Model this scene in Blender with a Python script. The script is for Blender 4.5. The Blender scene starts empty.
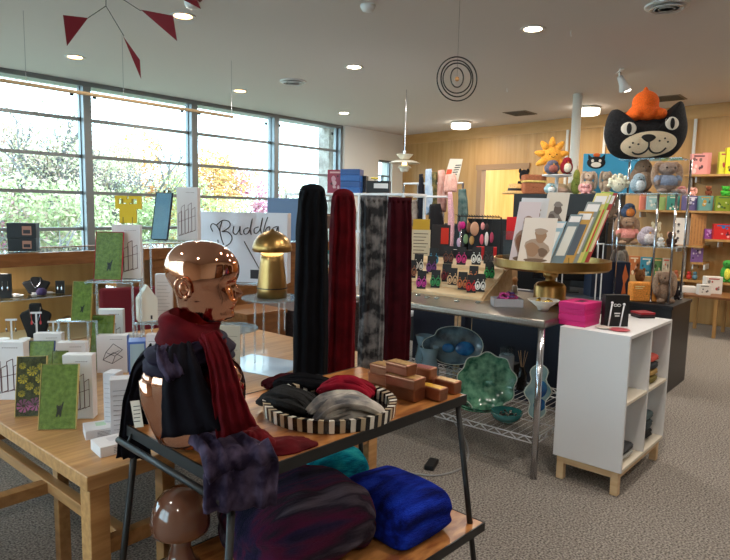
import bpy, math, random
from mathutils import Vector, Matrix, noise
rnd = random.Random(7)
COL = bpy.context.scene.collection
pi = math.pi
def rad(a): return math.radians(a)
# ---------- camera numbers and sight lines (used to read real positions off known planes) ----------
F, AZ, PITCH, ROLL, EYE = 614.0, rad(40.3), rad(-6.67), rad(1.22), 1.6
fw = Vector((math.cos(PITCH)*math.cos(AZ), math.cos(PITCH)*math.sin(AZ), math.sin(PITCH)))
rt = Vector((math.sin(AZ), -math.cos(AZ), 0)); up = rt.cross(fw)
RT = rt*math.cos(ROLL)+up*math.sin(ROLL); UP = up*math.cos(ROLL)-rt*math.sin(ROLL)
FACE = rad(-49.7)
def ray(px, py): return fw+RT*((px-365)/F)+UP*((280-py)/F)
def at(px, py, z=None, X=None, Y=None, d=None):
    v = ray(px, py)
    if z is not None: t = (z-EYE)/v.z
    elif X is not None: t = X/v.x
    elif Y is not None: t = Y/v.y
    else: t = d
    return Vector((v.x*t, v.y*t, EYE+v.z*t))
def depth(p): return (Vector(p)-Vector((0, 0, EYE))).dot(fw)
def span(x0, y0, x1, y1, **k):
    p = at((x0+x1)/2, y1, **k); s = depth(p)/F
    return p, (x1-x0)*s, (y1-y0)*s
# ---------- materials ----------
def lin(c):
    return tuple(((v/255)/12.92 if v/255 <= .04045 else ((v/255+.055)/1.055)**2.4) for v in c)+(1,)
MATS = {}
def mat(name, col, rough=.5, metal=0, col2=None, scale=30, stretch=(1,1,1), sheen=0, sheencol=None, bump=0, emit=0, trans=0, alpha=1, spec=None, detail=4, lo=.35, hi=.65, coat=0, ior=1.45):
    if name in MATS: return MATS[name]
    m = bpy.data.materials.new(name); m.use_nodes = True; MATS[name] = m
    nt = m.node_tree; b = nt.nodes['Principled BSDF']
    b.inputs['Base Color'].default_value = lin(col); b.inputs['Roughness'].default_value = rough
    b.inputs['Metallic'].default_value = metal; b.inputs['IOR'].default_value = ior
    if spec is not None: b.inputs['Specular IOR Level'].default_value = spec
    if sheen:
        b.inputs['Sheen Weight'].default_value = sheen; b.inputs['Sheen Roughness'].default_value = .35
        b.inputs['Sheen Tint'].default_value = lin(sheencol or col)
    if coat: b.inputs['Coat Weight'].default_value = coat; b.inputs['Coat Roughness'].default_value = .05
    if emit:
        b.inputs['Emission Color'].default_value = lin(col); b.inputs['Emission Strength'].default_value = emit
    if trans: b.inputs['Transmission Weight'].default_value = trans
    if alpha < 1: b.inputs['Alpha'].default_value = alpha
    if col2 is not None or bump:
        tc = nt.nodes.new('ShaderNodeTexCoord'); mp = nt.nodes.new('ShaderNodeMapping')
        mp.inputs['Scale'].default_value = stretch
        nz = nt.nodes.new('ShaderNodeTexNoise'); nz.inputs['Scale'].default_value = scale; nz.inputs['Detail'].default_value = detail
        nt.links.new(tc.outputs['Object'], mp.inputs[0]); nt.links.new(mp.outputs[0], nz.inputs['Vector'])
        if col2 is not None:
            r = nt.nodes.new('ShaderNodeValToRGB')
            r.color_ramp.elements[0].position = lo; r.color_ramp.elements[1].position = hi
            r.color_ramp.elements[0].color = lin(col); r.color_ramp.elements[1].color = lin(col2)
            nt.links.new(nz.outputs['Fac'], r.inputs[0]); nt.links.new(r.outputs[0], b.inputs['Base Color'])
        if bump:
            bp = nt.nodes.new('ShaderNodeBump'); bp.inputs['Strength'].default_value = bump; bp.inputs['Distance'].default_value = .01
            nt.links.new(nz.outputs['Fac'], bp.inputs['Height']); nt.links.new(bp.outputs[0], b.inputs['Normal'])
    return m
def glassmat(name, tint=(235,245,245), gl=.1, rough=.02):
    if name in MATS: return MATS[name]
    m = bpy.data.materials.new(name); m.use_nodes = True; MATS[name] = m; nt = m.node_tree
    nt.nodes.remove(nt.nodes['Principled BSDF']); out = nt.nodes['Material Output']
    t = nt.nodes.new('ShaderNodeBsdfTransparent'); t.inputs[0].default_value = lin(tint)
    g = nt.nodes.new('ShaderNodeBsdfGlossy'); g.inputs['Roughness'].default_value = rough
    lw = nt.nodes.new('ShaderNodeLayerWeight'); lw.inputs[0].default_value = .5
    f = nt.nodes.new('ShaderNodeMath'); f.operation = 'POWER'; f.inputs[1].default_value = 4; nt.links.new(lw.outputs['Facing'], f.inputs[0])
    ad = nt.nodes.new('ShaderNodeMath'); ad.operation = 'MULTIPLY_ADD'; ad.inputs[1].default_value = .7; ad.inputs[2].default_value = .03+gl*.2
    mx = nt.nodes.new('ShaderNodeMixShader')
    nt.links.new(f.outputs[0], ad.inputs[0]); nt.links.new(ad.outputs[0], mx.inputs[0])
    nt.links.new(t.outputs[0], mx.inputs[1]); nt.links.new(g.outputs[0], mx.inputs[2]); nt.links.new(mx.outputs[0], out.inputs[0])
    return m
def emitmat(name, col, s): return mat(name, col, emit=s)
def flat(col, rough=.6, **k):
    return mat('paint_%d_%d_%d' % tuple(col), col, rough, **k)
# ---------- mesh builder ----------
class MB:
    def __init__(s): s.v = []; s.f = []; s.m = []; s.mi = 0; s.T = None
    def _a(s, vs, fs):
        o = len(s.v)
        if s.T is not None: vs = [tuple(s.T @ Vector(p)) for p in vs]
        s.v += [tuple(p) for p in vs]; s.f += [tuple(i+o for i in f) for f in fs]; s.m += [s.mi]*len(fs); return s
    def use(s, i): s.mi = i; return s
    def box(s, c, d, rz=0, R=None):
        x, y, z = d[0]/2, d[1]/2, d[2]/2
        M = R if R is not None else Matrix.Rotation(rz, 3, 'Z')
        vs = [Vector(c)+M @ Vector((a*x, b*y, e*z)) for a in (-1, 1) for b in (-1, 1) for e in (-1, 1)]
        return s._a(vs, [(0,1,3,2),(4,6,7,5),(0,4,5,1),(2,3,7,6),(0,2,6,4),(1,5,7,3)])
    def bb(s, a, b): return s.box([(a[i]+b[i])/2 for i in range(3)], [abs(b[i]-a[i]) for i in range(3)])
    def tube(s, pts, r, n=8, cap=True):
        pts = [Vector(p) for p in pts]; k = len(pts); rs = r if isinstance(r, (list, tuple)) else [r]*k
        vs = []; pn = None
        for i, p in enumerate(pts):
            t = (pts[min(i+1, k-1)]-pts[max(i-1, 0)]).normalized()
            if pn is None:
                a = Vector((0, 0, 1)) if abs(t.z) < .9 else Vector((1, 0, 0)); pn = t.cross(a).normalized()
            else: pn = (pn-t*pn.dot(t)).normalized()
            b = t.cross(pn)
            for j in range(n):
                an = 2*pi*j/n; vs.append(p+(pn*math.cos(an)+b*math.sin(an))*rs[i])
        fs = [(i*n+j, i*n+(j+1) % n, (i+1)*n+(j+1) % n, (i+1)*n+j) for i in range(k-1) for j in range(n)]
        if cap: fs += [tuple(range(n-1, -1, -1)), tuple((k-1)*n+j for j in range(n))]
        return s._a(vs, fs)
    def lathe(s, prof, c=(0,0,0), n=24, sx=1, sy=1):
        vs = [(c[0]+r*math.cos(2*pi*j/n)*sx, c[1]+r*math.sin(2*pi*j/n)*sy, c[2]+z) for r, z in prof for j in range(n)]
        k = len(prof)
        fs = [(i*n+j, i*n+(j+1) % n, (i+1)*n+(j+1) % n, (i+1)*n+j) for i in range(k-1) for j in range(n)]
        if prof[0][0] > 1e-5: fs.append(tuple(range(n-1, -1, -1)))
        if prof[-1][0] > 1e-5: fs.append(tuple((k-1)*n+j for j in range(n)))
        return s._a(vs, fs)
    def ball(s, c, r, n=14, m=9, R=None):
        if not isinstance(r, (list, tuple)): r = (r, r, r)
        vs = []
        for i in range(m+1):
            th = pi*i/m
            for j in range(n):
                ph = 2*pi*j/n; q = Vector((r[0]*math.sin(th)*math.cos(ph), r[1]*math.sin(th)*math.sin(ph), -r[2]*math.cos(th)))
                if R is not None: q = R @ q
                vs.append(Vector(c)+q)
        fs = [(i*n+j, i*n+(j+1) % n, (i+1)*n+(j+1) % n, (i+1)*n+j) for i in range(m) for j in range(n)]
        return s._a(vs, fs)
    def prism(s, out, o, u, v, w, t):   # outline in (u,v), from o, thick t along w
        o, u, v, w = Vector(o), Vector(u), Vector(v), Vector(w); n = len(out)
        vs = [o+u*a+v*b for a, b in out]+[o+u*a+v*b+w*t for a, b in out]
        return s._a(vs, [tuple(range(n-1, -1, -1)), tuple(range(n, 2*n))]+[(i, (i+1) % n, (i+1) % n+n, i+n) for i in range(n)])
    def build(s, name, mats, parent=None, loc=None, rz=0, rx=0, smooth=False, bevel=0, sub=0, remesh=0, sm=0, seg=2):
        me = bpy.data.meshes.new(name); me.from_pydata(s.v, [], s.f)
        if not isinstance(mats, (list, tuple)): mats = [mats]
        for m in mats: me.materials.append(m)
        if len(mats) > 1: me.polygons.foreach_set('material_index', s.m)
        if smooth: me.polygons.foreach_set('use_smooth', [True]*len(me.polygons))
        me.validate(); me.update()
        o = bpy.data.objects.new(name, me); COL.objects.link(o)
        if parent is not None: o.parent = parent
        if loc is not None: o.location = loc
        o.rotation_euler = (rx, 0, rz)
        if bevel:
            b = o.modifiers.new('b', 'BEVEL'); b.width = bevel; b.segments = seg; b.limit_method = 'ANGLE'
        if remesh:
            r = o.modifiers.new('r', 'REMESH'); r.mode = 'VOXEL'; r.voxel_size = remesh; r.use_smooth_shade = True
            q = o.modifiers.new('s', 'SMOOTH'); q.factor = .5; q.iterations = sm or 4
        if sub: q = o.modifiers.new('d', 'SUBSURF'); q.levels = q.render_levels = sub
        return o
def tag(o, label, cat, group=None, kind=None):
    o['label'] = label; o['category'] = cat
    if group: o['group'] = group
    if kind: o['kind'] = kind
    return o
def thing(name, label, cat, loc=(0,0,0), rz=0, group=None, rx=0):
    o = bpy.data.objects.new(name, None); COL.objects.link(o); o.empty_display_size = .05
    o.location = loc; o.rotation_euler = (rx, 0, rz); return tag(o, label, cat, group)
def struct(name, mb, m, **k):
    o = mb.build(name, m, **k); o['kind'] = 'structure'; return o
def copy_tree(o, parent=None):
    c = o.copy(); COL.objects.link(c); c.parent = parent
    for ch in list(o.children): copy_tree(ch, c)
    return c
def text(name, body, size, loc, rot, m, parent=None, ext=.0006, align='CENTER', shear=0, sx=1):
    cu = bpy.data.curves.new(name, 'FONT'); cu.body = body; cu.size = size; cu.align_x = align; cu.align_y = 'CENTER'; cu.extrude = ext; cu.shear = shear
    t = bpy.data.objects.new(name, cu); COL.objects.link(t)
    me = bpy.data.meshes.new_from_object(t.evaluated_get(bpy.context.evaluated_depsgraph_get()))
    bpy.data.objects.remove(t)
    o = bpy.data.objects.new(name, me); COL.objects.link(o); me.materials.clear(); me.materials.append(m)
    o.location = loc; o.rotation_euler = rot; o.scale = (sx, 1, 1)
    if parent is not None: o.parent = parent
    return o
def smoothpath(pts, n=8):
    P = [Vector(p) for p in pts]; out = []
    for i in range(len(P)-1):
        a, b, c, d = P[max(i-1, 0)], P[i], P[i+1], P[min(i+2, len(P)-1)]
        for k in range(n):
            t = k/n; out.append(.5*((2*b)+(c-a)*t+(2*a-5*b+4*c-d)*t*t+(3*b-a-3*c+d)*t**3))
    out.append(P[-1]); return out
def sweep(mb, pts, wid, thk, side, folds=3, amp=.01, seed=0, n=28, sub=8, taper=.25, wob=.15):
    """soft cloth band along pts; wid/thk lists per control point"""
    P = smoothpath(pts, sub); k = len(P); m = len(pts)
    def lerp(L, u):
        if not isinstance(L, (list, tuple)): return L
        x = u*(len(L)-1); i = min(int(x), len(L)-2); return L[i]+(L[i+1]-L[i])*(x-i)
    side0 = side; vs = []
    for i, p in enumerate(P):
        u = i/(k-1); t = (P[min(i+1, k-1)]-P[max(i-1, 0)]).normalized()
        sd = side0 if isinstance(side0, Vector) else Vector(side0[min(int(u*(len(side0)-1)+.5), len(side0)-1)])
        sv = (sd-t*sd.dot(t)).normalized(); nv = t.cross(sv)
        e = min(1, .35+math.sin(pi*min(max(u, .0), 1))*4*taper*2) if taper else 1
        w, h = lerp(wid, u)*.5, lerp(thk, u)*.5*e
        for j in range(n):
            a = 2*pi*j/n; ca, sa = math.cos(a), math.sin(a)
            x = w*math.copysign(abs(ca)**.75, ca)
            y = h*math.copysign(abs(sa)**.7, sa)
            q = amp*math.sin(folds*pi*x/max(w, .001)+seed+2.2*math.sin(u*3+seed)*wob*4)+amp*.8*noise.noise(Vector((x*18, u*5, seed*3.1)))
            x += .5*amp*noise.noise(Vector((u*7, a, seed)))
            vs.append(p+sv*x+nv*(y+q*(.6+.4*abs(sa))))
    fs = [(i*n+j, i*n+(j+1) % n, (i+1)*n+(j+1) % n, (i+1)*n+j) for i in range(k-1) for j in range(n)]
    fs += [tuple(range(n-1, -1, -1)), tuple((k-1)*n+j for j in range(n))]
    return mb._a(vs, fs)
def crumple(mb, c, r, amp=.3, freq=9, seed=0, n=56, m=30, folds=0, rot=0, pw=1.0):
    """a heap of folded cloth with a flat underside"""
    R = Matrix.Rotation(rot, 3, 'Z'); vs = []
    for i in range(m+1):
        th = pi*i/m
        for j in range(n):
            ph = 2*pi*j/n; d = Vector((math.sin(th)*math.cos(ph), math.sin(th)*math.sin(ph), -math.cos(th)))
            k = max(abs(d.x), abs(d.y))**(pw-1) if pw != 1 and max(abs(d.x), abs(d.y)) > 1e-3 else 1
            q = 1+amp*noise.noise(d*freq*.3+Vector((seed, 0, 0)))+amp*.6*(abs(noise.noise(Vector((d.x*freq, d.y*freq*.4, d.z*freq*.5+seed))))-.2)
            if folds: q += amp*.5*math.sin(folds*d.x*3+3*noise.noise(d*2))*max(0, d.z)
            p = Vector((d.x*r[0]*q, d.y*r[1]*q, d.z*r[2]*q)); p.z = max(p.z, -r[2]*.0)
            vs.append(Vector(c)+R @ p)
    fs = [(i*n+j, i*n+(j+1) % n, (i+1)*n+(j+1) % n, (i+1)*n+j) for i in range(m) for j in range(n)]
    return mb._a(vs, fs)
# ---------- shared materials ----------
M_oak = mat('oak', (168,122,74), .4, col2=(196,150,98), scale=3, stretch=(1,14,14), coat=.12)
M_oakd = mat('oak_rail', (150,108,66), .35, col2=(178,132,84), scale=3, stretch=(10,1,10), coat=.2)
M_wallwood = mat('wall_wood', (172,128,74), .45, col2=(186,144,90), scale=2.2, stretch=(6,6,.35))
M_wood = mat('warm_wood', (150,92,48), .35, col2=(205,150,92), scale=4, stretch=(2,9,9), coat=.25)
M_cased = mat('case_wood', (120,76,40), .35, col2=(142,94,54), scale=4, stretch=(2,9,9))
M_frame = mat('dark_steel', (52,52,52), .45, metal=.6)
M_chrome = mat('chrome', (200,200,205), .15, metal=1)
M_steel = mat('brushed_steel', (168,160,150), .32, metal=1, col2=(140,134,126), scale=20, stretch=(1,20,1))
M_brass = mat('brass', (176,142,90), .33, metal=1, col2=(150,116,66), scale=6)
M_black = flat((20,20,22), .5); M_blackg = mat('gloss_black', (16,16,18), .2); M_white = flat((226,226,228), .5)
M_ivory = flat((222,214,200), .5); M_navy = flat((26,34,52), .5)
M_ac = glassmat('clear_acrylic', (225,236,240), .25); M_glass = glassmat('window_glass', (240,250,250), .05)
M_acedge = mat('acrylic_edge', (205,220,228), .15, alpha=.3)
M_cream = flat((222,210,190), .7)
M_ink = flat((44,40,44), .6); M_red = flat((190,28,34), .5); M_grass = mat('grass_print', (146,158,36), .35, col2=(200,206,84), scale=60, detail=6)
# ================= THE ROOM =================
M_carpet = mat('carpet', (84,78,73), .95, col2=(168,160,152), scale=95, detail=6, bump=.8, lo=.36, hi=.64)
M_ceil = flat((214,207,204), .85); M_metalw = mat('window_metal', (128,134,138), .4, metal=.6)
struct('floor', MB().bb((-4,-4.5,-.2), (11.6,9,0)), M_carpet)
struct('ceiling', MB().bb((-4,-4.5,3.2), (11.8,9,3.4)), M_ceil)
YW = 8.456; X1 = 3.998; BAY = 1.679; DZ = .4908
# window wall: low wall, head, mullions, transoms, panes
struct('wall_window', MB().bb((-4,YW-.02,0), (9.1,YW+.2,.72)), M_wallwood)
struct('trim_1', MB().bb((-4,YW-.12,.72), (9.1,YW+.12,.76)), M_metalw)
struct('trim_2', MB().bb((-4,YW-.1,3.14), (9.1,YW+.12,3.2)), M_metalw)
win = [X1+BAY*k for k in range(-4, 4)]
for i, x in enumerate(win):
    w = .11 if i < len(win)-1 else .06
    struct('trim_%d' % (3+i), MB().bb((x-w/2,YW-.12,.76), (x+w/2,YW+.06,3.14)), M_metalw, bevel=.006)
for i in range(len(win)-1):
    a, b = win[i]+.055, win[i+1]-.055
    w = MB()
    for k in range(1, 5): w.bb((a,YW-.03,3.2-DZ*k-.022), (b,YW+.03,3.2-DZ*k+.022))
    for u in (a, b): w.bb((u-.012,YW-.03,.76), (u+.012,YW+.03,3.14))
    f = struct('window_%d' % (i+1), w, M_metalw)
    g = MB().bb((a+.01,YW-.003,.76), (b-.01,YW+.003,3.14)).build('window_pane', M_glass, f)
    s_ = MB().box((b-.1,YW-.01,3.03), (.05,.012,.05)).box((a+.1,YW-.01,3.03), (.05,.012,.05)).build('sensor', M_black, f)
# cream wall with its small window
M_creamw = flat((232,230,226), .85); M_reveal = flat((196,206,216), .8)
cw = MB(); A, B, z0, z1 = 10.15, 10.62, 1.5, 2.62
cw.bb((9.08,8.3,0), (A,8.6,3.2)).bb((B,8.3,0), (11.6,8.6,3.2)).bb((A,8.3,0), (B,8.6,z0)).bb((A,8.3,z1), (B,8.6,3.2))
struct('wall_left', cw, M_creamw)
w = MB().bb((A,8.32,z1-.04), (B,8.42,z1)).bb((A,8.36,z0), (A+.03,8.42,z1)).bb((B-.03,8.36,z0), (B,8.42,z1)).bb((A,8.36,2.28), (B,8.42,2.31)).bb(((A+B)/2-.012,8.36,z0), ((A+B)/2+.012,8.42,2.3)).bb((A,8.36,z0), (B,8.42,z0+.04))
f = struct('window_8', w, M_metalw); MB().bb((A+.02,8.385,z0+.02), (B-.02,8.395,z1-.02)).build('window_pane', M_glass, f)
# curved timber wall at the back, with a doorway
poly = [(10.0,-4.5), (10.1,1.9), (10.42,4.5), (10.56,5.15), (10.66,6.15), (11.0,8.35)]
def wallseg(mb, p, q, z0, z1, t=.12):
    d = Vector((q[0]-p[0], q[1]-p[1], 0)); n = Vector((d.y, -d.x, 0)).normalized()
    if n.x < 0: n = -n
    vs = []
    for z in (z0, z1): vs += [(p[0],p[1],z), (q[0],q[1],z), (q[0]+n.x*t,q[1]+n.y*t,z), (p[0]+n.x*t,p[1]+n.y*t,z)]
    mb._a(vs, [(0,3,2,1),(4,5,6,7),(0,1,5,4),(1,2,6,5),(2,3,7,6),(3,0,4,7)])
wb = MB()
for i in range(len(poly)-1): wallseg(wb, poly[i], poly[i+1], 2.42 if i == 3 else 0, 3.2)
struct('wall_back', wb, M_wallwood)
cr = MB()
for i in range(len(poly)-1):
    p, q = poly[i], poly[i+1]; wallseg(cr, (p[0]-.02,p[1]), (q[0]-.02,q[1]), 3.0, 3.2, .03)
struct('trim_20', cr, mat('crown_wood', (186,138,80), .45, col2=(200,154,98), scale=2, stretch=(4,.6,4)))
dt = MB(); p, q = poly[3], poly[4]
wallseg(dt, (p[0]-.05,p[1]-.08), (q[0]-.05,q[1]+.08), 2.38, 2.48, .16)
for c in (p, q): dt.bb((c[0]-.05,c[1]-.05,0), (c[0]+.12,c[1]+.05,2.42))
struct('door_1', dt, mat('door_trim', (150,116,84), .5))
# room beyond the doorway
struct('wall_beyond', MB().bb((13.2,3.5,0), (13.3,8,3.1)), mat('far_wood', (206,160,84), .5, col2=(220,178,104), scale=2, stretch=(5,5,.4)))
struct('floor_beyond', MB().bb((11.6,3.5,-.2), (13.3,8,0)), M_carpet)
struct('ceiling_beyond', MB().bb((10.95,3.5,2.9), (13.3,7.0,3.0)), M_ceil)
for k, (y, nm) in enumerate(((1.15,'a'), (2.3,'b'), (3.67,'c'), (4.33,'d'))):
    xw = 10.1+(y-1.9)*.123 if y > 1.9 else 10.09
    struct('trim_%d' % (30+k), MB().bb((xw-.04,y-.02,.3), (xw-.005,y+.02,3.0)), flat((206,204,200), .5))
struct('wall_right', MB().bb((-4,-4.6,0), (11.6,-4.5,3.2)), M_cream)
wn = MB().bb((-4.1,-4.5,0), (-4,1.0,3.2)).bb((-4.1,8.0,0), (-4,9,3.2)).bb((-4.1,1.0,0), (-4,8.0,.75)).bb((-4.1,1.0,3.05), (-4,8.0,3.2))
struct('wall_near', wn, M_cream)
w = MB()
for k in range(5): w.bb((-4.08,1.0+1.75*k-.05,.75), (-3.98,1.0+1.75*k+.05,3.05))
for k in range(1, 5): w.bb((-4.06,1.0,.75+.46*k-.02), (-4.0,8.0,.75+.46*k+.02))
f = struct('window_9', w, M_metalw); MB().bb((-4.045,1.0,.75), (-4.04,8.0,3.05)).build('window_pane', M_glass, f)
# white round column
c = at(578, 94, z=3.2)
struct('column', MB().lathe([(.062,0),(.062,3.2)], (c.x, c.y, 0), 28), flat((240,236,228), .5), smooth=True)
# ================= CEILING FITTINGS =================
M_trimw = flat((225,225,225), .4); M_lampw = emitmat('lamp_warm', (255,226,180), 4); M_lampc = emitmat('lamp_cool', (255,246,230), 7)
def area(loc, e, size, col, rot=(0,0,0), name='lamp'):
    l = bpy.data.lights.new(name, 'AREA'); l.shape = 'DISK'; l.energy = e; l.size = size; l.color = col
    o = bpy.data.objects.new(name, l); COL.objects.link(o); o.location = loc; o.rotation_euler = rot; return o
DL = [(183,16,'wide downlight half lit beside the red mobile','w'), (75,57,'round downlight above the leftmost window bay','w'), (240,91,'small downlight above the end of the hanging rail','w'),
      (354,67,'round white downlight in the middle of the ceiling','c'), (344,113,'small white downlight close to the window wall end','c'), (533,29,'bright oval downlight right of the ring mobile','c')]
def downlight(loc, label, k):
    t = thing('downlight', label, 'ceiling light', loc, 0, 'recessed round downlights')
    MB().lathe([(.075,-.002),(.105,-.008),(.11,0),(.075,.0)], n=32).build('rim', M_trimw, t, smooth=True)
    MB().lathe([(.001,-.003),(.076,-.003)], n=32).build('lens', M_lampw if k == 'w' else M_lampc, t)
    area((loc[0],loc[1],loc[2]-.03), 17, .16, (1,.88,.72) if k == 'w' else (1,.94,.86))
for px, py, lb, k in DL: downlight(at(px, py, z=3.199), lb, k)
for x, y in ((2.2,.6),(4.3,-.6),(1.0,-1.6),(7.4,-.4),(-.8,2.2),(-1.2,-.6),(7.2,.8),(8.6,1.2),(3.3,.9),(6.0,3.4)):      # lamps without fittings, added as fill light, mostly over parts out of view
    area((x,y,3.15), 20, .16, (1,.91,.8))
for px, py, lb in ((461,122,'round flush ceiling lamp glowing white by the timber wall'), (588,107,'round flush ceiling lamp partly behind the white column')):
    p = at(px, py, z=3.2); t = thing('flush_lamp', lb, 'ceiling light', (p.x,p.y,3.2), 0, 'drum ceiling lamps')
    MB().lathe([(.19,0),(.19,-.03),(.17,-.03)], n=32).build('mount', flat((190,186,176), .4), t, smooth=True)
    MB().lathe([(.001,-.12),(.15,-.12),(.175,-.1),(.175,-.03)], n=32).build('drum_shade', emitmat('drum_glow', (255,244,224), 5), t, smooth=True)
    area((p.x,p.y,3.05), 16, .3, (1,.88,.7)); 
area((9.0,1.2,3.1), 22, .3, (1,.84,.6)); area((9.4,4.9,3.1), 14, .3, (1,.84,.6)); area((12.2,5.8,2.85), 60, .5, (1,.86,.6)); area((9.2,-1,3.1), 14, .3, (1,.84,.6))
def vent(px, py, r, lb):
    p = at(px, py, z=3.2); t = thing('round_vent', lb, 'vent', (p.x,p.y,3.199), 0, 'round ceiling diffusers')
    MB().lathe([(r*.86,-.012),(r,-.012),(r,0)], n=32).build('rim', M_trimw, t, smooth=True)
    m = MB()
    for q in (.72,.5,.28): m.lathe([(r*q-.012,-.03*q),(r*q+.012,-.035),(r*q+.016,-.03)], n=32)
    m.build('cone_ring', M_trimw, t, smooth=True)
    MB().lathe([(.001,-.001),(r*.9,-.001)], n=32).build('backing', flat((40,40,42), .8), t)
vent(293, 81, .17, 'round ceiling vent between the downlights near the windows'); vent(667, 5, .16, 'large round ceiling vent at the top right')
def sqvent(px, py, w, d, lb):
    p = at(px, py, z=3.2); t = thing('square_vent', lb, 'vent', (p.x,p.y,3.199), 0, 'square ceiling vents')
    MB().bb((-w,-d,-.008), (w,d,0)).build('frame', flat((120,106,90), .5), t)
    m = MB()
    for i in range(7): m.box((-w*.8+i*w*.267,0,-.012), (.03,d*1.7,.006))
    m.build('grille', flat((70,62,54), .5), t)
sqvent(520, 113, .22, .2, 'flat slotted ceiling vent near the timber wall'); sqvent(668, 98, .2, .2, 'slotted ceiling vent behind the ear of the black cat head')
for px, py, lb in ((192,2,'white smoke detector beside the tip of the red mobile'), (368,5,'white smoke detector at the top middle of the ceiling')):
    p = at(px, py, z=3.2); t = thing('smoke_detector', lb, 'smoke detector', (p.x,p.y,3.2), 0, 'ceiling smoke detectors')
    MB().lathe([(.06,0),(.06,-.02),(.045,-.045),(.02,-.055),(.001,-.056)], n=24).build('housing', M_trimw, t, smooth=True)
    MB().lathe([(.046,-.03),(.05,-.034),(.046,-.038)], n=24).build('sensor_slot', M_black, t)
p = at(620, 71, z=3.2); t = thing('spot_light', 'white swivel spotlight above the black cat head', 'spotlight', (p.x,p.y,3.2), rad(30))
MB().bb((-.14,-.02,-.012), (.14,.02,0)).build('mount', M_trimw, t)
MB().tube([(0,0,-.01),(0,0,-.07)], .012).tube([(0,0,-.06),(.03,-.05,-.14),(.05,-.08,-.2)], [.03,.045,.07], 16).build('lamp_head', M_trimw, t, smooth=True)
MB().ball((.051,-.082,-.2), (.06,.06,.02)).build('bulb', M_lampc, t, smooth=True)
for px, py, lb in ((571,30,'tiny white ceiling hook right of the bright downlight'), (507,88,'tiny white ceiling hook above the timber wall')):
    p = at(px, py, z=3.2); tag(MB().tube([(0,0,0),(0,0,-.04),(.012,0,-.05),(.018,0,-.035)], .004).build('ceiling_hook', M_trimw, loc=p), lb, 'hook', 'ceiling hooks')
# pendant lamp with stacked shades
p = at(404.5, 163, d=8.4); t = thing('pendant_lamp', 'layered white pendant lamp hanging before the small window', 'pendant lamp', (p.x,p.y,p.z))
k = 8.4/F
def shade(r, z, h): return MB().lathe([(r*.55,z+h),(r*.8,z+h*.55),(r,z),(r*.985,z-.004),(r*.78,z+h*.5),(r*.53,z+h-.006)], n=32)
for r, z, h in ((8.5*k,8.5*k,-4*k), (15.5*k,0*k,2.6*k), (7*k,-4.5*k,2.2*k)):
    shade(r, z, h).build('shade', mat('pendant_white', (236,230,214), .4), t, smooth=True)
MB().lathe([(.001,-9*k),(3.5*k,-8.4*k),(5*k,-5.6*k),(3*k,-3*k)], n=24).build('lower_shade', mat('pendant_white', (236,230,214)), t, smooth=True)
MB().tube([(0,0,6*k),(0,0,12*k)], .022).tube([(0,0,12*k),(0,0,3.2-p.z)], .006).build('stem', M_chrome, t)
MB().ball((0,0,-1*k), .035).build('bulb', emitmat('bulb', (255,214,150), 5), t)
# suspended picture rail
a = at(0, 80, Y=5.75); b = at(233, 117, Y=5.75); t = thing('hanging_rail', 'thin pale wooden rail hung below the ceiling by the windows', 'rail', (a.x-1,5.75,a.z))
u = b-a; e = u.normalized()
MB().tube([(0,0,-(e.z))  , Vector((1,0,0))*(u.length+1)+Vector((0,0,e.z*u.length))], .017, 8).build('rail', mat('rail_wood', (206,178,140), .5), t)
for px in (20, 106, 231):
    q = a+u*(px/233); MB().tube([(q.x-a.x+1,0,q.z-a.z), (q.x-a.x+1,0,3.2-a.z)], .003, 5).build('hanging_wire', M_chrome, t)
# red triangle mobile
pd = 3.1
t = thing('triangle_mobile', 'dark red mobile of sheet triangles hanging at the top left', 'mobile', at(105, -2, d=pd)); O = t.location
M_mob = mat('red_sheet', (112,22,34), .35)
for pts, dd in ((((63,15),(88,18),(67,46)), .1), (((123,36),(140,60),(141,79)), -.05), (((141,10),(173,16),(177,41)), -.1), (((178,-3),(197,0),(201,9)), .05), (((182,-10),(214,-12),(200,2)), .2)):
    V = [at(x, y, d=pd+dd*(1+.4*i))-O for i, (x, y) in enumerate(pts)]
    n = (V[1]-V[0]).cross(V[2]-V[0]).normalized()*.003
    MB()._a([v+n for v in V]+[v-n for v in V], [(0,1,2),(5,4,3),(0,3,4,1),(1,4,5,2),(2,5,3,0)]).build('triangle', M_mob, t)
m = MB()
for a_, b_ in (((88,18),(106,6)), ((106,6),(124,36)), ((106,6),(106,-14)), ((124,0),(141,11)), ((106,-8),(124,0)), ((106,-14),(150,-20)), ((150,-20),(182,-8))):
    m.tube([at(*a_, d=pd)-O, at(*b_, d=pd)-O], .002, 5)
m.tube([at(106,-14,d=pd)-O, Vector((at(106,-14,d=pd).x-O.x, at(106,-14,d=pd).y-O.y, 3.2-O.z))], .0015, 5)
m.build('wire', M_black, t)
# ring mobile
p = at(457, 79, d=4.1); t = thing('ring_mobile', 'black mobile of four nested rings around a wooden bead', 'mobile', p, FACE+rad(8)); k = 4.1/F
for r, tw in ((20.5,0), (17,6), (14,-8), (9,14)):
    R = Matrix.Rotation(rad(tw), 3, 'Z'); tl = rad(-8)
    MB().tube([R @ Vector((r*k*math.cos(a)*(1 if r > 9 else .8), 0, r*k*1.04*math.sin(a)))+Vector((0,0,(20.5-r)*k*.12)) for a in [2*pi*i/48 for i in range(49)]], .0045, 6, False).build('ring', M_black, t)
MB().ball((0,0,.0), .016).build('bead', M_wood, t, smooth=True)
MB().tube([(0,0,.016),(0,0,3.2-p.z)], .0009, 5).build('string', M_black, t)
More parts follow.
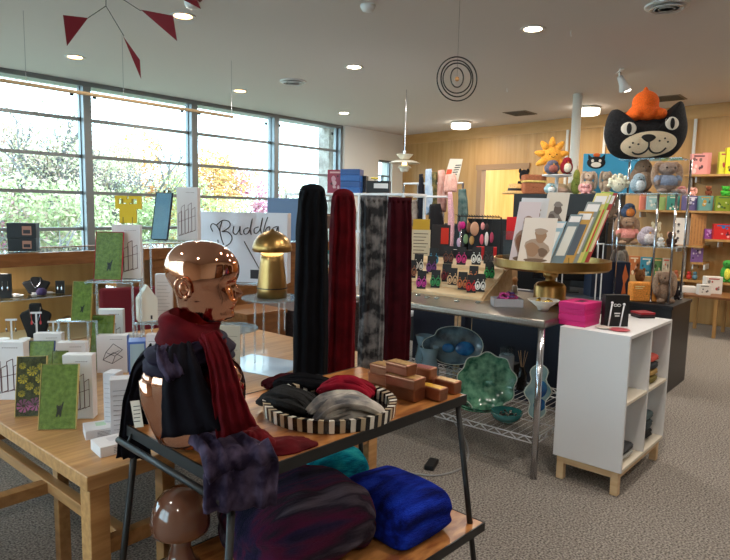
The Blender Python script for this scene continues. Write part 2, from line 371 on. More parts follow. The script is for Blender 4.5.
# ================= OUTSIDE =================
struct('ground', MB().bb((-60,8.7,-4.3), (90,120,-4.0)), mat('lawn', (128,130,112), .9, col2=(158,154,128), scale=.4))
bk = MB().bb((at(329,150,Y=8.8).x,8.8,-4), (9.6,9.1,5)); struct('wall_brick', bk, mat('brick', (150,140,136), .9, col2=(190,182,176), scale=9))
def tree(name, label, px, ytop, D_, wpx, cols, bare=False, seed=0, n=2600, zb=-4):
    r = random.Random(seed); p = at(px, ytop, d=D_); H_ = p.z+4; W = wpx*D_/F
    t = thing(name, label, 'tree', (p.x,p.y,-4), 0, 'autumn trees outside the windows')
    tr = MB(); lf = MB(); tips = []
    def br(a, dr, L, rad_, lv):
        b = a+dr*L; tr.tube([a, (a+b)/2+Vector((r.uniform(-.05,.05)*L,)*3), b], [rad_, rad_*.8, rad_*.55], 5)
        if lv == 0: tips.append(b); return
        for _ in range(4 if lv > 1 or bare else 3):
            d2 = (dr*.75+Vector((r.uniform(-1,1), r.uniform(-1,1), r.uniform(-.1,.7)))*.75).normalized()
            br(a+dr*L*r.uniform(.55,1), d2, L*r.uniform(.55,.8), rad_*.5, lv-1)
        tips.append(b)
    br(Vector((0,0,0)), Vector((0,0,1)), H_*.36, H_*(.03 if bare else .018), 4 if bare else 3)
    tr.build('trunk', mat('bark', (124,120,120), .9), t)
    if not bare or cols:
        nb = 9; bl = [(Vector((r.gauss(0,.3)*W, r.gauss(0,.3)*W, H_*r.uniform(.3,.82))), r.uniform(.16,.3)*W) for _ in range(nb+6)]
        for i in range(int(n*2.4)):
            c_, rr = r.choice(bl) if not bare else (r.choice(tips), .9)
            d = Vector((r.gauss(0,1), r.gauss(0,1), r.gauss(0,1))).normalized()*rr*r.uniform(.6,1.05)
            q = c_+d; s_ = r.uniform(.05,.12)*(W/6+.4)*(.6 if bare else 1)
            a = Vector((r.gauss(0,1), r.gauss(0,1), r.gauss(0,1))).normalized(); b_ = a.orthogonal().normalized()
            if q.z > H_: q.z = H_-r.uniform(0,.4)
            lf.use(r.randrange(len(cols)))._a([q+a*s_, q+b_*s_*.6, q-a*s_, q-b_*s_*.6], [(0,1,2,3)])
        f = lf.build('foliage', [flat(tuple(int(v*.93) for v in c), .85) for c in cols], t); f['kind'] = 'stuff'
PK = [(206,128,156),(220,158,176)]; OR = [(226,164,92),(232,184,116),(206,150,100)]; GR = [(176,188,128),(196,202,150),(160,174,120)]; BE = [(170,168,132),(196,188,150),(206,176,160)]; YE = [(222,200,104),(230,208,130)]
tree('bare_tree', 'bare grey tree with thin branches behind the leftmost window', 50, 66, 26, 150, BE, True, 3, 2200)
tree('bare_tree', 'tall leafless tree at the left side of the second window bay', 110, 100, 30, 90, BE, True, 4, 900)
tree('leafy_tree', 'pale pinkish grey tree filling the far left window', 5, 96, 28, 150, BE+[(206,150,140)], False, 5, 3600)
tree('leafy_tree', 'pale green shrubby tree low behind the leftmost window', 60, 150, 22, 120, GR+BE, False, 6, 3600)
tree('leafy_tree', 'orange tree at the right of the second window bay', 160, 122, 40, 100, OR, False, 7, 2600)
tree('leafy_tree', 'green tree below the orange one in the second bay', 140, 158, 30, 80, GR, False, 8, 2600)
tree('leafy_tree', 'grey brown tree left in the second window bay', 112, 122, 34, 90, BE, False, 9, 2200)
tree('leafy_tree', 'golden orange tree left in the third window bay', 212, 134, 42, 76, OR+YE, False, 10, 2400)
tree('leafy_tree', 'pink blossoming red tree low in the third window bay', 250, 156, 42, 74, PK, False, 11, 2800)
tree('leafy_tree', 'yellow green tree under the golden tree in the third bay', 205, 170, 34, 70, YE+GR, False, 12, 2200)
tree('leafy_tree', 'pale olive tree row far behind the rightmost window bay', 300, 174, 60, 90, BE+GR, False, 13, 2200)
tree('leafy_tree', 'green tree with red patches at the lower left window edge', -25, 160, 24, 100, GR+PK, False, 14, 2600)
w = bpy.data.worlds.new('World'); bpy.context.scene.world = w; w.use_nodes = True
bg = w.node_tree.nodes['Background']; bg.inputs[0].default_value = (.7,.86,1,1); bg.inputs[1].default_value = 6.5
sn = bpy.data.lights.new('sun', 'SUN'); sn.energy = 1.5; sn.angle = .2; sn.color = (1,.95,.88)
so = bpy.data.objects.new('sun', sn); COL.objects.link(so); so.rotation_euler = (rad(50), 0, rad(60))
cam = bpy.data.cameras.new('camera'); co = bpy.data.objects.new('camera', cam); COL.objects.link(co)
co.location = (0,0,EYE); Mx = Matrix((RT, UP, -fw)).transposed(); co.rotation_euler = Mx.to_euler()
cam.sensor_fit = 'HORIZONTAL'; cam.sensor_width = 36; cam.lens = F*36/730; cam.clip_start = .05; cam.clip_end = 300
S = bpy.context.scene; S.camera = co
S.view_settings.view_transform = 'Standard'; S.view_settings.look = 'None'; S.view_settings.gamma = 1; S.view_settings.use_curve_mapping = False; S.view_settings.exposure = .2
# ================= OAK TABLE =================
OZ = .75
t = thing('oak_table', 'large oak display table with thick legs and rails at the left', 'table', (.84,1.83,0))
MB().bb((0,0,OZ-.05), (1.88,1.95,OZ)).build('tabletop', M_oak, t, bevel=.004)
for x, y in ((.045,.045), (1.42,.045), (.06,1.9), (1.83,1.9), (.18,.62), (.3,.05)):
    w = .066 if (x, y) != (.18,.62) else .045
    if (x, y) == (.3,.05): w = .05
    MB().bb((x-w/2,max(y-w/2,.008),0), (x+w/2,y+w/2,OZ-.05)).build('leg', M_oak if w > .06 else M_oakd, t, bevel=.003)
m = MB().bb((.08,.02,.455), (1.39,.06,.505)).build('rail', M_oakd, t, bevel=.002)
MB().bb((.12,.06,.46), (.16,1.85,.505)).build('rail', M_oakd, t, bevel=.002)
MB().bb((-.4,.6,.455), (.155,.65,.5)).build('rail', M_oakd, t, bevel=.002)
MB().bb((-.4,1.3,.455), (.155,1.35,.5)).build('rail', M_oakd, t, bevel=.002)
MB().bb((-.44,.5,0), (-.38,1.45,.5)).build('end_panel', M_oakd, t, bevel=.002)
# ================= METAL-EDGED TABLE =================
MZ = .9; TW, TD = 1.079, .575; MT = thing('metal_frame_table', 'two-tier wood table with dark metal edges and splayed legs in front', 'table', (.922,1.23,0), rad(-3.1))
def inframe(p): return MT.location+Matrix.Rotation(rad(-3.1), 3, 'Z') @ Vector(p)
M_top = mat('reclaimed_wood', (132,76,36), .3, col2=(186,126,70), scale=3.5, stretch=(3,9,9), coat=.4)
def tier(nm, x0, x1, y0, y1, z, th):
    MB().bb((x0+.006,y0+.006,z-th+.004), (x1-.006,y1-.006,z-.001)).build(nm, M_top, MT)
    e = MB()
    for a, b in (((x0,y0,z-th),(x1,y0+.006,z)), ((x0,y1-.006,z-th),(x1,y1,z)), ((x0,y0+.006,z-th),(x0+.006,y1-.006,z)), ((x1-.006,y0+.006,z-th),(x1,y1-.006,z))): e.bb(a, b)
    e.build('metal_edge', M_frame, MT)
tier('tabletop', 0, TW, 0, TD, MZ, .035)
SZ = .37
tier('lower_shelf', -.07, TW+.09, -.05, TD+.03, SZ, .035)
for sx, sy in ((0,0),(0,1),(1,0),(1,1)):
    xa, xb = (.03,-.06) if sx == 0 else (TW-.03,TW+.1)
    ya, yb = (.02,-.03) if sy == 0 else (TD-.02,TD+.03)
    MB().tube([(xa,ya,MZ-.035), (xb,yb,0)], .011, 10).build('leg', M_frame, MT, smooth=True)
MB().tube([(-.016,.0,MZ-.052), (-.016,TD+.01,MZ-.052)], .0105, 10).tube([(-.016,.05,MZ-.052),(.0,.05,MZ-.02)], .004, 6).tube([(-.016,TD-.05,MZ-.052),(.0,TD-.05,MZ-.02)], .004, 6).build('side_rail', M_frame, MT, smooth=True)
# ================= VELVET AND FABRICS =================
def velvet(n, c, hi_, sc=14): return mat(n, c, .75, col2=tuple(min(255,int(v*1.35+3)) for v in c), scale=sc, sheen=.32, sheencol=hi_, spec=.1, bump=.3)
V_blk = velvet('velvet_black', (7,7,10), (38,38,50)); V_red = velvet('velvet_red', (66,6,13), (170,40,52)); V_gry = mat('velvet_grey', (44,46,50), .7, col2=(122,122,124), scale=16, sheen=.6, sheencol=(170,172,176), spec=.15, bump=.4, lo=.42, hi=.62)
V_mar = velvet('velvet_maroon', (44,6,14), (120,26,44)); V_pur = mat('velvet_purple', (30,22,40), .75, col2=(88,76,98), scale=18, sheen=.4, sheencol=(130,112,140), spec=.1, bump=.6, lo=.4, hi=.8); V_nvy = velvet('velvet_navy', (10,8,14), (50,44,64))
M_wht = flat((236,236,240), .45)
# hanging scarves on posts
def hang(label, px0, px1, ptop, pbot, wtop, wbot, m, seed, Y=1.985, flatt=False, folds=4):
    a = at((px0+px1)/2, ptop, Y=Y); s = depth(a)/F; W1 = wbot*s; W0 = wtop*s; b = at((px0+px1)/2+(wbot-wtop)*.0, pbot, Y=Y)
    base = thing('scarf_stand', 'slim black post holding up the %s' % ' '.join(label.replace(',','').split()[:4]), 'display stand', (a.x,Y,OZ), 0, 'posts under the hanging scarves')
    h = a.z-OZ
    MB().lathe([(.001,0),(.03,0),(.03,.006),(.006,.012),(.006,h-.08),(.02,h-.06),(.022,h-.045),(.012,h-.03),(.001,h-.028)], n=14).build('post', M_black, base, smooth=True)
    sd = Vector((.75,-.66,0)); o = MB(); zt = a.z-.02
    pts = [(a.x,Y,OZ+.035), (a.x,Y,OZ+.25*h), (a.x,Y,OZ+.5*h), (a.x,Y,OZ+.75*h), (a.x,Y,OZ+.9*h), (a.x,Y,zt-.01)]
    wd = [W1, W1, W1*.97, (W0+W1)/2, W0*1.02, W0*(.86 if not flatt else .98)]; tk = [.07,.075,.075,.07,.065,.05]
    sweep(o, pts, wd, tk, sd, folds, .010, seed, n=48, sub=8, taper=0)
    if not flatt:
        R_ = Matrix.Rotation(math.atan2(-.66,.75), 3, 'Z'); o.ball((a.x,Y,zt-.012), (W0*.44,.027,.034), 20, 12, R_)
    else:
        o.box((a.x,Y,zt-.012), (W0*.95,.05,.03), math.atan2(-.66,.75))
    s_ = o.build('velvet_scarf', m, None, smooth=True); tag(s_, label, 'scarf', 'velvet scarves hanging side by side')
    return s_
hang('black velvet scarf, leftmost of the four hanging upright', 297, 328, 184, 373, 29, 36, V_blk, 1)
hang('bright dark red velvet scarf hanging between the black and the grey one', 330, 357, 189, 368, 25, 29, V_red, 2)
hang('silvery grey crushed velvet scarf hanging in the row', 360, 388, 192, 362, 27, 26, V_gry, 3, flatt=True, folds=5)
hang('deep maroon velvet scarf, rightmost of the four hanging upright', 386, 414, 194, 357, 24, 29, V_mar, 4, flatt=True, folds=5)
# ================= MANNEQUIN =================
k = 1.8/F; mb_ = at(192, 443, z=MZ); MN = thing('mannequin_bust', 'shiny copper mannequin bust with bald head turned right, wrapped in scarves', 'mannequin', mb_, FACE)
def zz(py): return (443-py)*k*1.0
def xx(px): return (px-192)*k
M_cop = mat('copper_chrome', (214,156,128), .06, metal=1)
SL = [(240.2,194,202,.012,0),(241,186,212,.034,0),(244,179,220,.05,0),(248,173.5,226,.061,0),(253,169,231,.069,0),(259,166.3,235,.074,0),(265,165.2,237,.077,0),(271,165.6,236.6,.078,.3),(276,167,235,.078,.6),
      (279,168.5,232.5,.077,1.5),(283,170.5,230.5,.075,3),(287,173,230,.073,6),(290.5,174.5,230.3,.07,9),(293,175.3,230.6,.068,10),(295.5,176,230.8,.066,6.5),(298,176.5,231.3,.063,2),(300.5,177,231.5,.061,3.6),(302.5,177.2,230.8,.06,1.2),
      (304.5,177.5,230.8,.058,3.2),(307.5,178,229.5,.056,.5),(311,178.5,230,.053,1.5),(315,179,230.4,.049,2.2),(318.5,179.3,226,.046,1),(320.5,179.3,217,.047,0),(323,179,210,.048,0),(330,178.5,207.5,.049,0),(338,177,209,.052,0),(345,172,214,.066,0),
      (352,162,222,.1,0),(359,151,231,.128,0),(367,144,238,.142,0),(380,141.5,243,.142,0),(398,144,243,.13,0),(418,149,240,.112,0),(434,155,235,.1,0),(443,157,233,.097,0)]
NN = 64; vs = []
for py, xb, xf, hw, no in SL:
    cx, rx = (xb+xf)/2, (xf-xb)/2
    for j in range(NN):
        a = 2*pi*j/NN; ca, sa = math.cos(a), math.sin(a)
        if a > pi: pass
        ang = math.atan2(sa, ca); e = .85 if 305 > py > 245 and ca > 0 else 1
        x = cx+rx*math.copysign(abs(ca)**e, ca); y = hw*math.copysign(abs(sa)**1.0, sa)
        if 262 < py < 322:
            if ca > 0: y *= 1-.10*ca   # the face is narrower than the skull
            wn = .13 if py < 297 else .3
            if 296 < py < 306: wn = .34
            if py > 307: wn = .3
            x += no*1.15*math.exp(-(ang/wn)**2)
            if 277 < py < 290: x -= 4.6*math.exp(-((abs(ang)-.42)/.2)**2)*math.exp(-((py-282)/4)**2)
            if 272 < py < 279: x += 1.3*math.exp(-((abs(ang)-.42)/.3)**2)
            if 286 < py < 300: x += 1.2*math.exp(-((abs(ang)-.75)/.25)**2)
        vs.append((xx(x), y, zz(py)))
nS = len(SL); fs = [((i+1)*NN+j, (i+1)*NN+(j+1) % NN, i*NN+(j+1) % NN, i*NN+j) for i in range(nS-1) for j in range(NN)]
fs += [tuple(range(NN)), tuple((nS-1)*NN+j for j in range(NN-1, -1, -1))]
o = MB()._a(vs, fs)
o.build('bust', M_cop, MN, loc=(.008,0,.004), rz=rad(11), smooth=True, sub=1)
for sg, nm in ((-1, 'ear'), (1, 'ear')):
    e = MB(); y0 = sg*.0755; pts = []
    for i in range(15):
        a = rad(-70+i*(305/14)); r1, r2 = 6.6*k, 9.4*k*(1 if math.sin(a) > 0 else 1.05)
        pts.append((xx(185.2)-r1*math.cos(a-.2)*1, y0+sg*(.006+.006*math.sin(i/14*pi)), zz(283.5)+r2*math.sin(a)))
    e.tube(pts, [.003]+[.0042]*12+[.006,.005], 8).ball((xx(186), y0, zz(284)), (.014,.006,.02), 12, 8).ball((xx(189.5), y0+sg*.006, zz(285)), (.004,.005,.007), 8, 6).ball((xx(187.5), y0+sg*.004, zz(292.5)), (.007,.006,.009), 8, 6)
    e.build(nm, M_cop, MN, loc=(.008,0,.004), rz=rad(11), smooth=True)
TF = Matrix.Translation(mb_) @ Matrix.Rotation(FACE, 4, 'Z')
def L(px, py, y):      # point seen at (px, py) on the upright plane y in the bust's own frame
    v = ray(px, py); n_ = TF.to_3x3() @ Vector((0,1,0)); o_ = TF @ Vector((0,y,0)); k_ = (o_-Vector((0,0,EYE))).dot(n_)/v.dot(n_)
    return TF.inverted() @ (Vector((0,0,EYE))+v*k_)
# red scarf: cowl round the neck, one end falling and spreading on the table
SR = thing('velvet_scarf', 'dark red velvet scarf wound high round the copper neck and trailing onto the table', 'scarf', mb_, FACE)
def cowl(mb, py0, py1, rx, ry, cx, n=72, m=14, seed=0, folds=3, amp=.008, flare=0, tilt=0):
    vs = []
    for i in range(m*2):
        q = i/(m*2)*2*pi
        for j in range(n):
            a = 2*pi*j/n; zc = (py0+py1)/2; hh = abs(py1-py0)/2*k
            zl = math.sin(q)*hh; th = .020*math.cos(q)
            wv = amp*math.sin(folds*q*1.0+2.5*math.sin(a+seed)+seed)+amp*.9*noise.noise(Vector((math.cos(a)*2, math.sin(a)*2, q+seed)))
            fl = flare*(1-math.sin(q))*.5
            R_ = 1+(th+wv)/rx
            vs.append((xx(cx)+rx*(R_+fl)*math.cos(a), ry*(R_+fl)*math.sin(a), zz(zc)+zl+tilt*math.cos(a)*k+amp*.6*math.sin(3*a+seed)))
    M_ = m*2; fs = [((i+1) % M_*n+j, (i+1) % M_*n+(j+1) % n, i*n+(j+1) % n, i*n+j) for i in range(M_) for j in range(n)]
    return mb._a(vs, fs)
m = MB(); cowl(m, 313, 345, .066, .066, 192, seed=1, folds=4, amp=.006, flare=.25, tilt=-6)
m.build('neck_wrap', V_red, SR, smooth=True)
m = MB(); sweep(m, [L(208,335,-.08), L(216,350,-.12), L(224,378,-.15), L(229,404,-.16), L(237,432,-.165)], [.05,.06,.07,.085,.11], .035, Vector((1,.25,0)), 4, .009, 3, n=36)
m.build('hanging_end', V_red, SR, smooth=True)
m = MB(); q1 = TF.inverted() @ at(250,446,z=MZ+.0006); q2 = TF.inverted() @ at(278,447,z=MZ+.0006); crumple(m, q1, (.075,.10,.05), .25, 6, 5, rot=.35, folds=2); crumple(m, q2, (.11,.06,.02), .2, 5, 8, rot=.35, folds=2)
m.build('pooled_end', V_red, SR, smooth=True)
# purple scarf over the shoulder
SP = thing('velvet_scarf', 'blackish purple velvet scarf draped over the copper shoulders and off the table corner', 'scarf', mb_, FACE)
m = MB(); cowl(m, 336, 358, .085, .11, 191, seed=4, folds=5, amp=.011, flare=.3, tilt=5)
m.build('shoulder_wrap', velvet('velvet_aubergine', (22,17,30), (96,84,110)), SP, smooth=True)
m = MB(); sweep(m, [L(179,344,-.12), L(180,362,-.155), L(184,388,-.17), L(189,412,-.172), L(193,434,-.174)], [.06,.09,.12,.15,.175], .026, Vector((1,.0,0)), 3, .006, 6, n=40)
m.build('front_panel', V_nvy, SP, smooth=True)
m = MB(); sweep(m, [L(163,346,-.10), L(168,360,-.155), L(176,378,-.192)], [.03,.06,.045], .02, Vector((1,0,0)), 3, .006, 2); m.build('sheen_fold', V_pur, SP, smooth=True)  # lighter purple piece puts the velvet's sheen on this fold into the colour
m = MB(); sweep(m, [L(160,350,.06), L(146,370,.12), L(138,400,.15), L(135,430,.16), L(135,458,.16)], [.07,.08,.085,.09,.12], .035, Vector((1,0,0)), 4, .01, 9); m.build('back_end', V_nvy, SP, smooth=True)
wt = lambda px, py, z: TF.inverted() @ at(px, py, z=z)
A_ = [wt(186,437,.925), wt(205,438,.945), wt(226,446,.955), at(238,462,z=.935), ]
A_[3] = TF.inverted() @ A_[3]; e1 = TF.inverted() @ Vector((.935,1.175,.86)); 
m = MB(); p1 = TF.inverted() @ (at(243,470,z=.90)); p2 = Vector(p1)+Vector((.004,-.035,-.045)); p3 = Vector(p2)+Vector((.0,-.004,-.035))
p2 = p2+Vector((0,-.018,0)); p3 = p3+Vector((0,-.018,0))
sweep(m, [A_[0], A_[1], A_[2], A_[3]+Vector((0,0,.008)), p1+Vector((0,-.02,.014)), p2, p3], [.06,.1,.15,.185,.195,.19,.185], [.025,.045,.045,.04,.035,.04,.04], Vector((.95,.3,0)), 4, .011, 12, n=44, sub=7)
m.build('trailing_end', V_pur, SP, smooth=True)
m = MB().tube([L(158,372,-.07), L(153,382,-.08), L(154,400,-.08), L(159,425,-.07), L(163,441,-.06)], [.02,.038,.036,.024,.014], 16).ball(L(155,378,-.075), (.035,.04,.036), 16, 10); m.build('arm_stub', M_cop, MN, smooth=True)
pt = TF.inverted() @ at(137, 414, z=.955); m = MB().box((pt[0],pt[1],pt[2]), (.028,.002,.085), R=Matrix.Rotation(rad(-8), 3, 'Y'))
for i in range(5): m.use(1).box((pt[0],pt[1]-.0015,pt[2]+.025-i*.012), (.02,.001,.002), R=Matrix.Rotation(rad(-8), 3, 'Y'))
m.build('paper_tag', [M_ivory, M_ink], SP)
# ================= STRIPED TRAY =================
tc_ = at(330, 410, z=MZ+.0005); TR = thing('striped_tray', 'round tray with black and pearl striped rim on the metal-edged table', 'tray', tc_)
TRr = .228
m = MB(); NB = 84
for j in range(NB):
    a0, a1 = 2*pi*j/NB, 2*pi*(j+1)/NB; m.use(0 if j % 2 else 1+(j//2) % 2)
    vs = []
    for a in (a0, a1):
        for r, z in ((TRr-.012,0),(TRr-.024,.006),(TRr-.022,.038),(TRr+.004,.042),(TRr-.0,.0)): vs.append((r*math.cos(a), r*math.sin(a), z))
    m._a(vs, [(1,2,7,6),(2,3,8,7),(3,4,9,8),(4,0,5,9)])
m.build('rim', [M_blackg, mat('pearl_white', (222,216,204), .25), mat('pearl_beige', (178,160,134), .25)], TR)
MB().lathe([(.001,.001),(TRr-.015,.001),(TRr-.015,.006),(.001,.006)], n=48).build('base', M_blackg, TR)
def heap(name, label, px, py, z, r, m, seed, rot=0, grp=None, amp=.4, folds=3):
    o = MB(); q = random.Random(seed); nl = 5
    crumple(o, (0,0,0), (r[0]*.86,r[1]*.86,r[2]*.6), .12, 6, seed, folds=1)
    for i in range(nl):
        a = q.uniform(-.5,.5); W_ = r[1]*q.uniform(.6,.95); u = (i/(nl-1)-.5)*r[1]*1.1; h1 = r[2]*q.uniform(.45,.8); c_, s_2 = math.cos(a), math.sin(a)
        P_ = [(x*c_-u*s_2, x*s_2+u*c_+q.uniform(-.01,.01), zq) for x, zq in ((-r[0]*.98,.014),(-r[0]*.5,h1),(0,h1*1.12),(r[0]*.5,h1*.95),(r[0]*.98,.014))]
        sweep(o, P_, [W_*.5,W_*.9,W_,W_*.9,W_*.6], .022, Vector((-s_2,c_,.15)), 3, .007, seed+i, n=26, sub=6)
    for i, v in enumerate(o.v):
        if v[2] < .001: o.v[i] = (v[0], v[1], .001)
    return tag(o.build(name, m, None, at(px, py, z=z), rot, smooth=True), label, 'scarf', grp)
zt_ = MZ+.007
heap('folded_scarf', 'black fuzzy scarf folded on the left of the striped tray', 288, 408, zt_, (.1,.07,.06), mat('knit_black', (8,8,9), .9, col2=(22,22,24), scale=60, sheen=.3, bump=.5), 3, rad(-60), 'scarves folded in the tray', .22)
heap('folded_scarf', 'grey and cream crushed velvet scarf folded at the front of the striped tray', 346, 418, zt_, (.12,.085,.08), mat('velvet_cream', (84,84,88), .7, col2=(178,170,160), scale=11, sheen=.4, sheencol=(190,190,190), bump=.5, lo=.4, hi=.6), 11, rad(-30), 'scarves folded in the tray', .18, 3)
heap('folded_scarf', 'crimson velvet scarf folded at the back of the striped tray', 347, 396, zt_+.012, (.1,.06,.062), velvet('velvet_crimson', (104,12,28), (200,70,90)), 21, rad(-48), 'scarves folded in the tray', .2, 3)
heap('folded_scarf', 'black velvet scarf heaped at the back left edge of the striped tray', 303, 388, zt_+.004, (.11,.05,.045), V_blk, 31, rad(-30), 'scarves folded in the tray', .2)
heap('velvet_scarf', 'maroon velvet scarf end lying behind the striped tray at the left', 283, 385, MZ+.001, (.09,.03,.03), V_mar, 35, rad(-15), None, .2)
# ================= COPPER TINS =================
M_tin = mat('copper_tin', (172,118,90), .34, metal=.85, col2=(146,98,74), scale=12); M_tinlid = mat('tin_lid_print', (196,160,96), .4, metal=.3, col2=(150,106,70), scale=70)
def tin(label, px, py, z, L_=.105, W=.06, H_=.052, rz=0, lid=None):
    p = at(px, py, z=z); t = thing('copper_tin', label, 'tin', p, rz, 'copper tins on the metal-edged table')
    MB().bb((-W/2,-L_/2,0), (W/2,L_/2,H_*.8)).build('box', M_tin, t, bevel=.005, seg=3)
    MB().bb((-W/2-.001,-L_/2-.001,H_*.62), (W/2+.001,L_/2+.001,H_)).build('lid', M_tin, t, bevel=.005, seg=3)
    MB().bb((-W/2+.007,-L_/2+.007,H_-.001), (W/2-.007,L_/2-.007,H_+.0006)).build('lid_label', lid or M_tinlid, t)
h_ = .052; R1 = rad(6)
tin('copper tin, lower one of the pair beside the red scarf', 383, 384, MZ+.001, .11, .06, .05)
tin('copper tin stacked on the pair behind the tray, its end half hidden', 383, 374, MZ+.053, .09, .06, .042)
tin('copper tin at the bottom of the front stack', 405, 397, MZ+.001, .135, .07, .05)
tin('copper tin in the middle of the front stack with a shiny rim', 405, 386, MZ+.052, .135, .07, .042)
tin('copper tin with patterned lid, topmost of the heap', 401, 373, MZ+.096, .105, .06, .042, rad(-4))
tin('copper tin with dark red lid behind the top one', 424, 377, MZ+.056, .085, .055, .042, rad(4), mat('lid_red', (120,34,30), .4))
tin('copper tin under the red-lidded tin at the table back', 425, 388, MZ+.001, .09, .055, .052, rad(4))
tin('copper tin with bright yellow lid at the front right', 433, 398, MZ+.001, .10, .05, .047, rad(-2), mat('lid_yellow', (222,180,60), .4, col2=(190,140,60), scale=60))
tin('copper tin with cream and gold lid nearest the table corner', 447, 391, MZ+.001, .10, .05, .047, rad(-2), mat('lid_cream', (206,180,124), .4, col2=(180,130,70), scale=60))
# ================= THROWS ON THE LOWER SHELF =================
def pillow(o, rx, ry, h, e=.5, n=64, m=20, wob=.01, seed=0, layers=2, box=.4):
    vs = []
    for i in range(m+1):
        th = -pi/2+pi*i/m; z = math.copysign(abs(math.sin(th))**.75, math.sin(th)); c_ = max(0, math.cos(th))**box
        for j in range(n):
            a = 2*pi*j/n; x = rx*c_*math.copysign(abs(math.cos(a))**e, math.cos(a)); y = ry*c_*math.copysign(abs(math.sin(a))**e, math.sin(a))
            q = noise.noise(Vector((x*9, y*9, z*2+seed)))*wob; g = 1-.06*math.exp(-(z/.12)**2)*(layers > 1)
            sag = 1-.18*(abs(x/rx)**3)-.12*(abs(y/ry)**3)
            vs.append((x*g+q, y*g+q, max(0, h/2*(1+z)*sag+q*1.5)))
    return o._a(vs, [(i*n+j, i*n+(j+1) % n, (i+1)*n+(j+1) % n, (i+1)*n+j) for i in range(m) for j in range(n)])
def throwmat(n, ramp, stretch, sc=2.2):
    m = mat(n, ramp[0], .95, col2=ramp[-1], scale=sc, stretch=stretch, sheen=.35, sheencol=ramp[-1], bump=.0, spec=.1)
    nt = m.node_tree; r = [x for x in nt.nodes if x.type == 'VALTORGB'][0].color_ramp
    for i, c in enumerate(ramp[1:-1]): r.elements.new(.35+.3*(i+1)/(len(ramp)-1)).color = lin(c)
    nz = nt.nodes.new('ShaderNodeTexNoise'); nz.inputs['Scale'].default_value = 55; nz.inputs['Detail'].default_value = 5; mp = nt.nodes.new('ShaderNodeMapping'); mp.inputs['Scale'].default_value = (1,5,5)
    tc = [x for x in nt.nodes if x.type == 'TEX_COORD'][0]; bp = nt.nodes.new('ShaderNodeBump'); bp.inputs['Strength'].default_value = .9; bp.inputs['Distance'].default_value = .012
    nt.links.new(tc.outputs['Object'], mp.inputs[0]); nt.links.new(mp.outputs[0], nz.inputs['Vector']); nt.links.new(nz.outputs['Fac'], bp.inputs['Height']); nt.links.new(bp.outputs[0], nt.nodes['Principled BSDF'].inputs['Normal'])
    return m
T_pur = throwmat('mohair_purple', [(22,24,44),(44,36,66),(84,28,58),(40,36,48),(98,88,100)], (.5,6,3)); T_blue = throwmat('mohair_blue', [(14,20,80),(20,38,140),(30,60,186)], (1.5,6,6), 4); T_cyan = throwmat('mohair_teal', [(8,90,120),(14,150,176),(50,190,196)], (2,6,6), 5)
p = at(293, 548, z=SZ); o = MB(); pillow(o, .265, .22, .25, .5, seed=2, wob=.014)
tag(o.build('mohair_throw', T_pur, None, (p.x+.02,p.y-.0,SZ), rad(-14), smooth=True, sub=1), 'big dark purple and maroon striped mohair throw on the lower shelf', 'throw')
p = at(394, 524, z=SZ); o = MB(); pillow(o, .15, .19, .19, .22, seed=6, wob=.008, box=.22)
tag(o.build('mohair_throw', T_blue, None, (p.x,p.y,SZ), rad(-6), smooth=True, sub=1), 'royal blue mohair throw folded at the right end of the lower shelf', 'throw')
p = at(338, 492, z=SZ); o = MB(); pillow(o, .15, .07, .2, .45, seed=9, wob=.01)
tag(o.build('mohair_throw', T_cyan, None, (p.x-.02,p.y,SZ), rad(-20), smooth=True), 'teal mohair throw behind the purple one on the lower shelf', 'throw')
# brown glossy mushroom lamp
p = at(181, 566, z=SZ); s_ = depth(p)/F; t = thing('mushroom_lamp', 'glossy brown mushroom lamp on the lower shelf at the left', 'lamp', p)
MB().lathe([(.001,0),(18*s_,0),(19*s_,4*s_),(13*s_,10*s_),(10*s_,22*s_),(12*s_,36*s_)], n=32).build('base', mat('lamp_brown', (112,74,58), .12, coat=1), t, smooth=True)
MB().lathe([(12*s_,36*s_),(27*s_,36*s_),(29.5*s_,42*s_),(29*s_,55*s_),(25*s_,68*s_),(17*s_,78*s_),(8*s_,82.5*s_),(.001,83.5*s_)], n=40).build('lamp_shade', mat('lamp_brown', (112,74,58)), t, smooth=True, sub=1)
# ================= RISERS ON THE OAK TABLE =================
def riser(label, p, r, z, legs=3, r0=.006, a0=.5, group='clear round risers on the oak table', th=.008):
    t = thing('acrylic_riser', label, 'display riser', (p.x,p.y,OZ), 0, group); h = z-OZ
    MB().lathe([(.001,h-th),(r,h-th),(r,h),(.001,h)], n=40).build('disc', M_ac, t)
    MB().lathe([(r,h-th),(r+.002,h-th),(r+.002,h),(r,h)], n=40).build('disc_edge', M_acedge, t)
    for i in range(legs):
        a = a0+2*pi*i/legs; MB().tube([(r*.85*math.cos(a), r*.85*math.sin(a), 0), (r*.85*math.cos(a), r*.85*math.sin(a), h-th)], r0, 8).build('leg', M_acedge, t, smooth=True)
    return t
def sqriser(label, p, w, d, z, rz=FACE, group='clear square risers on the oak table', th=.008):
    t = thing('acrylic_riser', label, 'display riser', (p.x,p.y,OZ), rz, group); h = z-OZ
    MB().bb((-w/2,-d/2,h-th), (w/2,d/2,h)).build('shelf', M_ac, t)
    MB().bb((-w/2,-d/2-.002,h-th), (w/2,-d/2,h)).build('front_edge', M_acedge, t)
    for a in (-1, 1):
        for b in (-1, 1): MB().bb((a*(w/2-.008)-.005,b*(d/2-.01)-.005,0), (a*(w/2-.008)+.005,b*(d/2-.01)+.005,h-th)).build('leg', M_acedge, t)
    return t
pl = at(272, 297, z=1.10); riser('tall round clear riser carrying the brass lamp', pl, .165, 1.10, 3, .006, 1.2)
pm = at(250, 323, z=.96); riser('lower round clear riser in front of the lamp riser', Vector((pl.x-.22,pl.y+.12,0)), .17, .94, 3, .007, .2)
